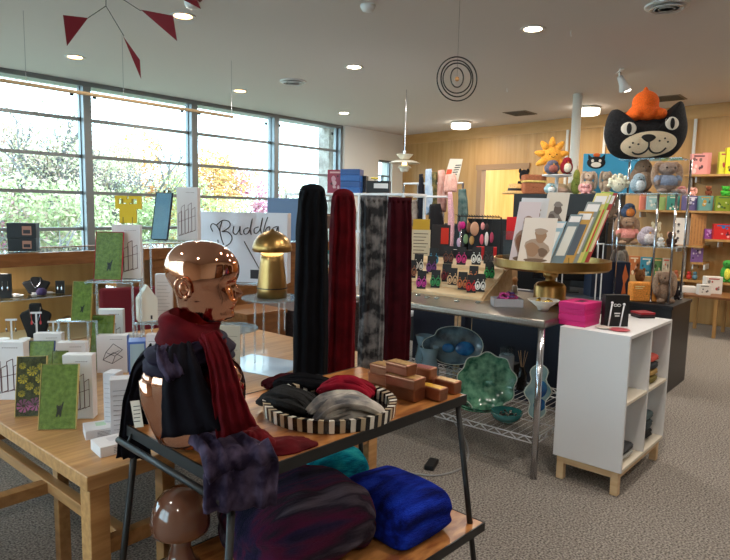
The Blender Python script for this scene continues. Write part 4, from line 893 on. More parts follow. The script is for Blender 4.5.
# slanted boards of earring cards
bp = at(482, 300, z=ST); bl = at(410, 297, z=ST); bx = 3.98; by0 = at(482, 300, X=bx).y; by1 = 2.98
by0 = 2.12; t = thing('earring_board', 'pale wooden slanted board with ledges full of earring cards', 'display board', (bx-.2,by0,ST+.0005))
BW, BL, BH = .42, by1-by0, .24; M_pale = mat('pale_wood', (206,172,130), .5, col2=(224,196,156), scale=3, stretch=(8,1,8))
for q in (0, BL-.012): MB().prism([(0,0),(BW,0),(BW,BH),(.02,.02)], (0,q,0), (1,0,0), (0,0,1), (0,1,0), .012).build('side_panel', M_pale, t)
MB().prism([(0,0),(.0,.02),(BW,BH+.006),(BW,BH-.006)], (0,.012,0), (1,0,0), (0,0,1), (0,1,0), BL-.024).build('panel', M_pale, t)
sl = (BH-.02)/BW; NV = Vector((-sl, 0, 1)).normalized()
for q in (.05,.17,.29): MB().box((q+.02,BL/2,.02+sl*(q+.02)+.012), (.012,BL-.03,.022)).build('ledge', M_pale, t)
O_ = Vector((bx-.2,by0,ST))
def hitb(px, py):
    v = ray(px, py); o = Vector((0,0,EYE)); P0 = O_+Vector((0,0,.03)); k_ = (P0-o).dot(NV)/v.dot(NV); return o+v*k_
ER = [(421,287,(190,50,150),'magenta'),(435,286,(50,140,80),'green'),(446,280,(120,30,40),'dark red'),(431,272,(110,40,120),'purple'),(433,264,(60,150,190),'sky blue'),(448,262,(110,60,40),'brown'),(461,263,(200,40,120),'hot pink'),(476,263,(220,220,214),'white'),(488,262,(60,50,50),'charcoal'),
      (418,270,(226,220,210),'cream'),(462,288,(190,110,60),'amber'),(473,282,(206,120,70),'orange'),(471,291,(200,30,40),'scarlet'),(480,290,(230,226,220),'white and black'),(489,278,(40,160,80),'bright green'),(452,284,(206,170,130),'beige'),(411,276,(150,90,60),'copper')]
for i, (px, py, c, cn) in enumerate(ER):
    q0 = hitb(px, py+2); hc = 18*depth(q0)/F; wc = 9*depth(q0)/F
    q = thing('earring_card', 'black card with %s earrings on the slanted board' % cn, 'earring card', q0+Vector((0,0,.002)), rad(-65), 'earring cards on the slanted board', rx=rad(-12))
    MB().bb((-wc/2,0,.0), (wc/2,.0025,hc)).build('card', M_black, q)
    m = MB()
    for a in (-.3,.3): m.tube([(a*wc+wc*.24*math.cos(b), -.004, hc*.34+hc*.22*math.sin(b)) for b in [2*pi*j/14 for j in range(15)]], .0042, 6, False).ball((a*wc,-.004,hc*.3), (wc*.13,.003,hc*.12), 8, 6).ball((a*wc,-.003,hc*.66), (.004,.003,.005), 8, 6)
    m.build('earring', flat(c, .3), q)
for i, (px, py) in enumerate(((418,296),(427,298),(437,299),(457,302),(478,303))):
    q = at(px, py, z=ST); m = MB()
    for a in range(8): m.ball((.017*math.cos(a*pi/4), .012*math.sin(a*pi/4), .006), .006, 8, 6)
    tag(m.build('bead_earring', mat('silver_bead', (160,170,166), .25, metal=.8), None, (max(q.x,3.39),q.y,ST+.001), smooth=True), ['silver bead ring, leftmost on the steel edge','silver bead ring, second from the left','silver bead ring below the green earrings','silver bead ring below the amber earrings','silver bead ring under the white and black earrings'][i], 'jewellery', 'bead rings at the board foot')
# wooden sign, box of hair ties, bowl, brush
p, w, h = span(500, 266, 521, 292, z=ST); t = thing('wooden_sign', 'small wooden plaque with a ring emblem behind the hair ties', 'sign', (p.x+.12,p.y+.1,ST+.0005), rad(-48), rx=rad(-8))
MB().bb((-w*.55,0,0), (w*.55,.012,h*1.3)).build('plaque', mat('plaque_wood', (186,146,106), .5, col2=(206,168,128), scale=6), t)
MB().tube([(w*.28*math.cos(a)+.0, -.001, h*.92+w*.28*math.sin(a)) for a in [2*pi*i/20 for i in range(21)]], .0022, 5).bb((-w*.15,-.0015,h*.9), (w*.15,0,h*.94)).build('emblem', flat((120,84,56)), t)
p, w, h = span(496, 291, 527, 308, z=ST); t = thing('hair_tie_box', 'grey open box of pink and purple hair ties on the steel table', 'box', (p.x,p.y+.02,ST+.0005), rad(-50))
b_ = MB(); w *= .95; dd = .13; h = .055
for a, b in (((-w/2,0,0),(w/2,dd,.004)), ((-w/2,0,0),(w/2,.003,h)), ((-w/2,dd-.003,0),(w/2,dd,h)), ((-w/2,0,0),(-w/2+.003,dd,h)), ((w/2-.003,0,0),(w/2,dd,h))): b_.bb(a, b)
b_.build('box_body', flat((150,150,156), .35), t)
m = MB(); r = random.Random(3)
for i in range(9):
    cx_, cy_ = r.uniform(-.06,.06), r.uniform(.03,.1); R_ = Matrix.Rotation(r.uniform(-.7,.7), 3, 'X') @ Matrix.Rotation(r.uniform(0,3), 3, 'Z'); m.use(i % 3)
    m.tube([Vector((cx_,cy_,.05+.006*i*.6))+R_ @ Vector((.028*math.cos(a), .028*math.sin(a), .004*math.sin(5*a))) for a in [2*pi*j/20 for j in range(21)]], .007, 7)
m.build('hair_ties', [flat((170,50,120), .7), flat((70,50,110), .7), flat((120,40,80), .7)], t)
p, w, h = span(528, 291, 560, 311, z=ST); t = thing('bowl', 'pale shallow bowl of small brass trinkets at the steel table corner', 'bowl', (p.x+.03,p.y+.02,ST+.0005))
MB().lathe([(.001,0),(w*.16,0),(w*.2,.02),(w*.5,.068),(w*.48,.068),(w*.18,.024),(.001,.022)], n=28).build('bowl_body', flat((220,214,204), .3), t, smooth=True)
m = MB()
for i in range(14): m.ball((r.uniform(-.05,.05), r.uniform(-.05,.05), .05+r.uniform(0,.014)), r.uniform(.008,.013), 8, 6)
m.build('trinkets', mat('trinket_brass', (214,180,90), .25, metal=1), t, smooth=True)
p = at(528, 290, z=ST); t = thing('brush', 'round wooden handled brush beside the brass stand base', 'brush', (4.38,p.y,ST+.0005))
MB().lathe([(.001,0),(.022,0),(.022,.05),(.012,.06)], n=16).build('holder', flat((214,210,206)), t, smooth=True); MB().lathe([(.008,.06),(.012,.08),(.02,.09),(.022,.105),(.012,.122),(.001,.125)], n=16).build('wooden_ball', flat((206,150,100)), t, smooth=True)
# parchment box and yellow box, brass dish at the left end
p, w, h = span(411, 230, 429, 262, X=4.3); t = thing('printed_bag', 'parchment box printed with lines of writing beside the maroon scarf', 'box', (p.x,p.y,ST+.0005), rad(-60)); hh = p.z-ST+h
MB().bb((-w/2,0,0), (w/2,.06,hh)).build('carton', flat((216,200,170), .6), t); m = MB()
for i in range(7): m.bb((-w*.4,-.001,hh-.03-i*.028), (w*(.4-.1*(i % 3)),0,hh-.036-i*.028))
m.build('printed_lines', flat((90,70,60)), t)
MB().bb((-w*.45,.0,hh+.0005), (w*.45,.055,hh+.09)).build('yellow_top', flat((206,160,40), .5), t)
p = at(421, 285, z=ST); tag(MB().lathe([(.001,0),(.04,0),(.02,.02),(.02,.09),(.09,.12),(.1,.16),(.095,.16),(.08,.125),(.001,.11)], n=32).build('footed_dish', M_brass, None, (4.2,3.05,ST+.0005), smooth=True), 'brass footed dish at the left end of the steel table', 'dish')
# ---------- on the wire shelf ----------
WZ = .2555
G_green = mat('glaze_green', (44,104,84), .12, col2=(120,178,146), scale=22, coat=.8, detail=8); G_blue = mat('glaze_blue', (40,56,70), .15, col2=(110,136,150), scale=9, coat=.8); G_edge = flat((206,214,204), .3)
def dish(mb, out, depth_, n, c=(0,0), th=.006):
    """dish standing on edge: outline function out(a)->r, bowl depth along +y"""
    vs = []; rings = [(1,0),(1.0,-.006),(.93,.012*1),(.7,depth_*.7),(.35,depth_*.95),(.001,depth_)]
    for s__, y in rings:
        for j in range(n):
            a = 2*pi*j/n; rr = out(a)*s__; vs.append((rr[0] if isinstance(rr, tuple) else rr*math.cos(a), y, rr*math.sin(a)))
    for s__, y in reversed(rings[2:]):
        for j in range(n):
            a = 2*pi*j/n; rr = out(a)*s__; vs.append((rr*math.cos(a), y+th, rr*math.sin(a)))
    k_ = len(vs)//n; fs = [(i*n+j, i*n+(j+1) % n, (i+1)*n+(j+1) % n, (i+1)*n+j) for i in range(k_-1) for j in range(n)]+[((k_-1)*n+j, (k_-1)*n+(j+1) % n, (j+1) % n, j) for j in range(n)]
    return mb._a(vs, fs)
p, w, h = span(457, 352, 514, 412, X=3.62); R_ = w/2*1.0; t = thing('scalloped_plate', 'large green glazed plate with a wavy rim standing on the wire shelf', 'plate', (p.x,p.y,WZ+R_*1.02), rad(-52), rx=rad(-10))
m = MB(); dish(m, lambda a: R_*(1+.05*math.sin(9*a)), .045, 90); m.build('plate_body', G_green, t, smooth=True)
m = MB(); m.tube([(R_*(1+.05*math.sin(9*a))*math.cos(a), -.004, R_*(1+.05*math.sin(9*a))*math.sin(a)) for a in [2*pi*j/90 for j in range(91)]], .0035, 6, False).build('rim', G_edge, t, smooth=True)
m = MB(); m.tube([(-.06,-.02,-R_), (-.06,.05,-R_), (-.03,.09,-R_*.1)], .003, 6).tube([(.06,-.02,-R_), (.06,.05,-R_), (.03,.09,-R_*.1)], .003, 6).build('easel', M_black, t)
# fish shaped dish
p, w, h = span(425, 326, 482, 364, X=3.95); t = thing('fish_dish', 'grey blue fish-shaped glass dish propped behind the green plate', 'dish', (p.x,p.y,0), rad(-52), rx=0)
zb = p.z+h/2; A_, B_ = w/2, h/2
def fo(a):
    c_, s_2 = math.cos(a), math.sin(a); r_ = 1/math.sqrt((c_/A_)**2+(s_2/B_)**2)
    return r_*(1.0+.12*math.exp(-((a-pi)/.25)**2)-.14*math.exp(-((abs(a-pi)-.45)/.2)**2))
m = MB(); dish(m, fo, .03, 80); o = m.build('dish_body', G_blue, t, (0,0,zb), rx=rad(-14), smooth=True)
m = MB(); m.tube([(fo(a)*math.cos(a), -.004, fo(a)*math.sin(a)) for a in [2*pi*j/80 for j in range(81)]], .0028, 6, False).build('rim', G_edge, t, (0,0,zb), rx=rad(-14), smooth=True)
m = MB()
for cx_, rr in ((-.2,.22),(.38,.34)): m.ball((cx_*A_,.012,-.15*B_), (rr*A_,.012,rr*B_*1.1), 16, 10)
m.build('blue_well', mat('blue_glaze', (14,70,130), .1, col2=(40,120,180), scale=16, coat=.8), t, (0,0,zb), rx=rad(-14), smooth=True)
MB().bb((-.09,-.02,WZ), (.09,.1,WZ+.012)).bb((-.05,.03,WZ+.012), (.05,.06,zb-B_*.75)).bb((-.09,-.02,zb-B_*.95), (.09,.06,zb-B_*.88)).build('stand', M_ac, t)
# stacked plates below
p = at(480, 418, z=WZ); t = thing('plate_stack', 'pair of green scalloped plates lying under the upright green plate', 'plate', (p.x+.16,p.y+.1,WZ+.0005))
for i in range(2): 
    vs = MB(); N_ = 72; P2 = [(.001,.0),(.5,.0),(.78,.012),(1,.03),(.98,.034),(.76,.018),(.001,.008)]
    vv = [(.16*r1*(1+.05*math.sin(9*2*pi*j/N_)*(r1 > .6))*math.cos(2*pi*j/N_), .16*r1*(1+.05*math.sin(9*2*pi*j/N_)*(r1 > .6))*math.sin(2*pi*j/N_), z1+.016*i+(.005*math.sin(9*2*pi*j/N_) if r1 > .9 else 0)) for r1, z1 in P2 for j in range(N_)]
    vs._a(vv, [(a*N_+j, a*N_+(j+1) % N_, (a+1)*N_+(j+1) % N_, (a+1)*N_+j) for a in range(len(P2)-1) for j in range(N_)]); vs.build('plate', G_green, t, smooth=True)
p = at(508, 424, z=WZ); s_ = depth(p)/F; t = thing('bowl', 'small teal bowl of silver bits at the front of the wire shelf', 'bowl', (p.x+.03,p.y+.03,WZ+.0005)); t['category'] = 'bowl'
MB().lathe([(.001,0),(9*s_,0),(14*s_,5*s_),(16.5*s_,11*s_),(15.5*s_,11*s_),(12*s_,5*s_),(.001,3*s_)], n=32).build('bowl_body', mat('teal_glaze', (40,100,100), .15, coat=.6), t, smooth=True)
m = MB()
for i in range(22): m.use(i % 2).ball((r.uniform(-10,10)*s_, r.uniform(-8,8)*s_, (7+r.uniform(0,3))*s_), (.012,.009,.006), 8, 5)
m.build('bowl_contents', [mat('silver_bead', (160,170,166)), M_black], t, smooth=True)
# wavy blue vase-shaped dish
p, w, h = span(522, 364, 551, 418, X=3.6); t = thing('wavy_dish', 'tall wavy pale blue glass dish standing beside the chrome post', 'dish', (p.x,p.y,0), rad(-46)); zb = max(WZ+.005, p.z+.0)
out = []
for i in range(40):
    a = 2*pi*i/40; u_ = math.sin(a); out.append(((w/2*.95*math.cos(a))*(.82+.22*math.cos(u_*7.5)), h/2*1.04*u_+h/2))
m = MB(); m.prism(out, (0,0,zb), (1,0,0), (0,0,1), (0,1,0), .012); m.build('dish_body', mat('pale_glaze', (112,150,160), .15, col2=(166,196,196), scale=9, coat=.8), t, bevel=.004)
m = MB(); m.tube([(a, -.002, zb+b) for a, b in out+[out[0]]], .0035, 6).build('rim', G_edge, t, smooth=True)
MB().ball((w*.1,-.001,zb+h*.55), (w*.22,.008,h*.16), 14, 8).ball((w*.08,-.001,zb+h*.25), (w*.22,.008,h*.12), 14, 8).build('blue_well', mat('blue_glaze', (14,70,130)), t, smooth=True)
MB().tube([(0,.012,zb+h*.6), (0,.09,WZ)], .003, 6).build('easel_leg', M_black, t)
# crumpled clear vases, glass jar, reed diffuser
for i, (px, py0, py1, rr, X_, lb) in enumerate(((424,300,352,9,4.1,'clear ribbed glass vase beside the maroon scarf'), (428,346,402,10,3.8,'crumpled clear glass vase behind the copper tins'))):
    p, w, h = span(px-rr, py0, px+rr, py1, X=X_); s_ = depth(p)/F; zt3 = p.z+h
    m = MB(); Hh = zt3-WZ if i else .32
    prof = [(.001,0),(rr*s_*.8,0),(rr*s_,Hh*.4),(rr*s_*.7,Hh*.75),(rr*s_*1.0,Hh),(rr*s_*.92,Hh),(rr*s_*.6,Hh*.72),(rr*s_*.85,Hh*.4),(.001,.02)]
    m.lathe(prof, n=18); o = m.build('glass_vase', mat('blue_clear', (150,180,196), .08, alpha=.55), None, (p.x,p.y,WZ), smooth=True); tag(o, lb, 'vase', 'clear vases on the wire shelf')
p, w, h = span(499, 347, 514, 362, X=4.35); hj = p.z+h-WZ; t = thing('glass_jar', 'frosted white jar behind the green plate', 'jar', (p.x,p.y,WZ+.0005))
MB().lathe([(.001,0),(w*.5,0),(w*.5,hj*.75),(w*.45,hj*.8)], n=24).build('jar_body', flat((170,176,182), .2), t, smooth=True); MB().lathe([(w*.48,hj*.8),(w*.48,hj),(.001,hj)], n=24).build('lid', M_ac, t)
p, w, h = span(516, 362, 528, 372, X=4.25); t = thing('reed_diffuser', 'black reed diffuser with pale sticks behind the chrome post', 'diffuser', (p.x,p.y,WZ+.0005)); hj = p.z-WZ+.02
MB().lathe([(.001,0),(.04,0),(.04,hj*.8),(.02,hj),(.02,hj+.02)], n=20).build('bottle', M_blackg, t, smooth=True); m = MB()
for i in range(6): m.tube([(0,0,hj-.02), (.035*math.cos(i), .035*math.sin(i), hj+.14)], .0022, 5)
m.build('reeds', flat((190,150,110)), t)
p, w, h = span(478, 364, 528, 396, X=4.38); tag(MB().bb((-.16,-.06,0), (.16,.06,p.z+h-WZ)).build('black_box', M_black, None, (p.x,p.y,WZ+.0005), 0, bevel=.004), 'black box at the back of the wire shelf', 'box')
# cord and adapter on the carpet
tag(MB().tube(smoothpath([(2.9,2.15,.006), (3.0,1.95,.006), (3.25,1.9,.006), (3.6,2.1,.006), (4.0,2.5,.006)], 8), .006, 8).build('extension_cord', flat((150,150,150)), None, (0,0,0), smooth=True), 'grey power cord curving across the carpet under the steel table', 'cord')
tag(MB().bb((-.07,-.03,0), (.07,.03,.03)).build('power_adapter', M_black, None, (3.1,2.05,.0005), rad(20), bevel=.005), 'black power adapter on the carpet by the cord', 'adapter')
tag(MB().bb((-.35,-.05,0), (.35,.05,.012)).build('cable_cover', flat((120,120,124), .3), None, (2.65,2.35,.0005), rad(48), bevel=.004), 'grey plastic strip lying on the carpet under the metal-edged table', 'cable cover')
# ================= WHITE CUBE SHELF =================
KX, KY, KW, KD, KH, KZ = 3.462, 1.023, .779, .403, .787, .1465
t = thing('cube_shelf', 'white four-cube shelf unit on light wooden legs', 'shelf', (KX,KY,0), rad(-1.3)); M_kw = flat((222,222,224), .45); M_kt = flat((224,214,196), .4)
th = .018
MB().bb((0,0,KZ), (th,KD,KZ+KH)).build('side_panel', M_kw, t, bevel=.0015); MB().bb((KW-th,0,KZ), (KW,KD,KZ+KH)).build('side_panel', M_kw, t, bevel=.0015)
MB().bb((th,0,KZ+KH-th), (KW-th,KD,KZ+KH-.0005)).build('top_panel', M_kw, t); MB().bb((th,0,KZ), (KW-th,KD,KZ+th)).build('bottom_panel', M_kt, t)
MB().bb((KW/2-.01,.003,KZ+th), (KW/2+.01,KD,KZ+KH-th)).build('divider', M_kw, t)
for a, b in ((th,KW/2-.01), (KW/2+.01,KW-th)): MB().bb((a,.003,KZ+KH/2-.008), (b,KD,KZ+KH/2+.008)).build('shelf_board', M_kt, t)
m = MB().bb((.02,.02,KZ-.045), (KW-.02,.05,KZ-.001)).bb((.02,KD-.05,KZ-.045), (KW-.02,KD-.02,KZ-.001)).bb((.02,.05,KZ-.045), (.05,KD-.05,KZ-.001)).bb((KW-.05,.05,KZ-.045), (KW-.02,KD-.05,KZ-.001)); m.build('leg_frame', M_pale, t)
for a in (.04,KW-.04):
    for b in (.04,KD-.04): MB().bb((a-.022,b-.022,0), (a+.022,b+.022,KZ-.001)).build('leg', M_pale, t, bevel=.004)
KT = KZ+KH
# things on top
def kat(px, py): return at(px, py, z=KT)
M_pink = mat('pink_paper', (196,24,110), .5)
p = kat(588, 326); s_ = depth(p)/F
for i, (lb, dz) in enumerate((('bright pink box, lower of the stacked pair on the cube shelf',0), ('bright pink box, upper of the stacked pair on the cube shelf',1))):
    q = thing('gift_box', lb, 'box', (p.x+.03,p.y+.04,KT+.0005+dz*.069), rad(-4-3*i), 'pink gift boxes'); h = .068
    MB().bb((-.1,-.055,0), (.1,.11,h*.6)).build('box_base', M_pink, q, bevel=.002); MB().bb((-.102,-.057,h*.45), (.102,.112,h)).build('lid', M_pink, q, bevel=.002)
    if i: MB().bb((-.03,.0,h), (.05,.05,h+.001)).build('cutout', flat((60,10,40)), q)
p, w, h = span(607, 296, 632, 328, z=KT); q = thing('black_bag_box', 'black upright box with a white loop mark behind a tiny easel', 'box', (p.x+.03,p.y+.03,KT+.0005), rad(-46))
MB().bb((-w/2,0,0), (w/2,.05,h)).build('carton', M_black, q, bevel=.002)
m = MB(); 
for c_ in (-.012,.010): m.tube([(c_+.010*math.cos(a), -.001, h*.68+.007*math.sin(a)) for a in [2*pi*i/14 for i in range(15)]], .0017, 5)
m.bb((-.016,-.0015,h*.40), (.02,0,h*.44)).bb((-.012,-.0015,h*.32), (.016,0,h*.36)).build('printed_mark', flat((220,220,220)), q)
p = kat(621, 327); q = thing('table_easel', 'tiny white metal easel standing before the black box', 'easel', (p.x-.05,p.y+.01,KT+.0005), rad(-46)); e_ = 30*depth(p)/F
MB().tube([(-.05,-.0,.004), (-.028,.015,e_*.8)], .0042, 8).ball((-.028,.015,e_*.82), .008, 8, 6).tube([(.02,-.0,.004), (.045,.015,e_*.75)], .0042, 8).ball((.045,.015,e_*.77), .008, 8, 6).tube([(-.06,-.01,.004), (-.02,0,.004), (.03,0,.004)], .003, 6).build('easel_frame', M_white, q, smooth=True)
p = kat(623, 331); tag(MB().lathe([(.001,0),(.04,0),(.058,.006),(.055,.008),(.001,.004)], n=28).build('small_dish', flat((190,80,90), .3), None, (p.x+.0,p.y+.02,KT+.0005), smooth=True), 'small pinkish dish under the tiny easel', 'dish')
p = kat(602, 329); tag(MB().lathe([(.001,0),(.03,0),(.045,.008),(.04,.012),(.001,.006)], n=24).build('small_dish', flat((206,196,186), .4), None, (p.x+.02,p.y,KT+.0005), smooth=True), 'small cream dish beside the pink boxes', 'dish')
p = kat(645, 318)
for i, (c, lb) in enumerate((((24,22,26),'black notebook at the bottom of the small stack on the cube shelf'), ((60,20,26),'dark maroon notebook in the middle of the small stack'), ((150,24,36),'red notebook on top of the small stack'))):
    tag(MB().bb((-.055,-.05,0), (.055,.05,.012)).build('notebook', flat(c, .5), None, (p.x+.02,p.y+.02,KT+.0005+i*.0125), rad(-40+3*i), bevel=.0015), lb, 'notebook', 'notebooks stacked on the cube shelf')
def fold(label, x, y, z, w, d, h, c, seed, name='folded_garment'):
    o = MB(); pillow(o, w/2, d/2, h, .4, n=32, m=10, wob=.004, seed=seed, box=.25)
    return tag(o.build(name, flat(c, .9), None, (x,y,z), smooth=True), label, 'folded cloth', 'folded cloths in the cube shelf')
xr = KX+.60; zm = KZ+KH/2+.0085
for i, (c, lb, h) in enumerate((((130,120,70),'olive folded cloth at the bottom of the upper right cube','.05'), ((196,160,100),'tan folded cloth in the upper right cube','.04'), ((70,74,80),'slate folded cloth in the upper right cube','.045'), ((206,90,80),'coral folded cloth on top in the upper right cube','.04'))):
    fold(lb, xr, KY+.11, zm+sum((.051,.041,.046,.04)[:i]), .16, .2, float(h), c, i)
for i, (c, lb, h) in enumerate((((30,32,36),'black folded cloth at the bottom of the lower right cube','.06'), ((60,70,74),'dark slate folded cloth in the lower right cube','.06'), ((86,104,108),'grey green folded cloth on top in the lower right cube','.05'))):
    fold(lb, KX+.60, KY+.13, KZ+.0355+sum((.061,.061,.05)[:i]), .2, .22, float(h), c, i+5)
for i, (c, lb) in enumerate((((190,190,186),'pale folded cloth at the bottom of the lower left cube'), ((70,72,76),'grey folded cloth lying on the pale one'))):
    fold(lb, KX+.2, KY+.12, KZ+.0355+i*.031, .24, .2, .03, c, i+9)
tag(MB().bb((-.01,-.06,0), (.01,.06,.12)).build('small_card', flat((216,120,80)), None, (KX+.09,KY+.09,KZ+.0355), rad(5)), 'orange card standing in the lower left cube', 'card')
tag(MB().ball((0,0,.012), (.03,.02,.012), 12, 8).build('small_figurine', flat((200,140,90)), None, (KX+.1,KY+.05,zm), smooth=True), 'tiny tan figurine on the upper left cube shelf', 'figurine')
# ================= DARK COUNTERS AND PLINTHS =================
def block(name, label, a, b, c, cat_='counter', grp=None):
    t = thing(name, label, cat_, (a[0],a[1],a[2]), 0, grp); d = [b[i]-a[i] for i in range(3)]
    MB().bb((.01,.01,0), (d[0]-.01,d[1]-.01,d[2]-.03)).build('body', c, t, bevel=.003); MB().bb((0,0,d[2]-.03), tuple(d)).build('top_panel', c, t, bevel=.002); return t
M_char = flat((36,36,40), .4)
PX0, PZ = 5.81, .8
block('plinth', 'black display plinth under the clear shelf tower of plush toys', (PX0,1.38,0), (6.5,2.75,PZ), M_char, 'plinth')
block('counter', 'dark navy counter behind the steel table, nearest the cube shelf', (4.75,1.75,0), (5.4,2.78,.86), M_navy, 'counter')
block('counter', 'dark navy counter behind the left half of the steel table', (5.2,3.1,0), (5.8,3.75,.84), M_navy, 'counter')
block('cabinet', 'tall black cabinet behind the booklets with plush toys on top', (6.75,2.3,0), (7.4,4.05,1.5), M_black, 'cabinet')
t = thing('chair', 'pale wooden chair partly seen below the steel table', 'chair', (5.0,2.98,0), rad(20))
for a in (-.05,.12):
    for b in (-.08,.08): MB().bb((a-.012,b-.012,0), (a+.012,b+.012,.82)).build('leg', M_pale, t)
MB().bb((-.07,-.1,.4), (.14,.1,.43)).build('seat', M_pale, t); MB().bb((.1,-.09,.7), (.12,.09,.82)).build('backrest', M_pale, t)
t = thing('white_panel_stand', 'white low panel stand showing between the navy counters', 'panel', (6.2,2.9,0)); MB().bb((0,-.2,0), (.05,.95,.75)).build('panel', M_white, t); MB().bb((-.1,-.2,0), (.15,-.16,.03)).build('foot', M_white, t)
# ================= CLEAR TOWER =================
TX0, TX1 = 5.92, 6.38
yl = at(605, 193, X=6.1).y; yr = at(684, 193, X=6.1).y; Z1 = at(645, 193, X=TX0).z; Z2 = at(645, 246, X=TX0).z; Z0 = at(645, 159, X=6.2).z; Z3 = at(615, 218, X=TX0).z
t = thing('shelf_tower', 'clear shelf tower with chrome posts full of plush toys', 'shelf', (TX0,yr,PZ+.0005)); dw, dl = TX1-TX0, yl-yr; o_ = PZ
for z in (Z1, Z2): 
    MB().bb((0,0,z-o_-.01), (dw,dl,z-o_)).build('shelf', M_ac, t); MB().bb((-.003,0,z-o_-.01), (0,dl,z-o_)).bb((0,-.003,z-o_-.01), (dw,0,z-o_)).build('shelf_edge', M_acedge, t)
MB().bb((dw-.25,.05,Z0-o_-.01), (dw,dl-.1,Z0-o_)).build('shelf', M_ac, t)
MB().bb((.12,dl-.26,Z3-o_-.01), (dw,dl,Z3-o_)).build('shelf', M_ac, t)
for a, b in ((.02,.02),(.02,dl-.2),(.02,dl-.02),(dw-.02,.02),(dw-.02,dl-.02),(.02,.17)):
    top_ = (Z0-.01 if a > .1 and b < dl/2 else Z1)-o_
    MB().tube([(a,b,0), (a,b,top_)], .011, 10).lathe([(.02,0),(.02,.012),(.012,.014)], (a,b,0), 12).build('post', M_chrome, t, smooth=True)
MB().tube([(dw-.02,dl-.13,Z1-o_), (dw-.02,dl-.13,Z0-.01-o_)], .011, 10).build('post', M_chrome, t, smooth=True)
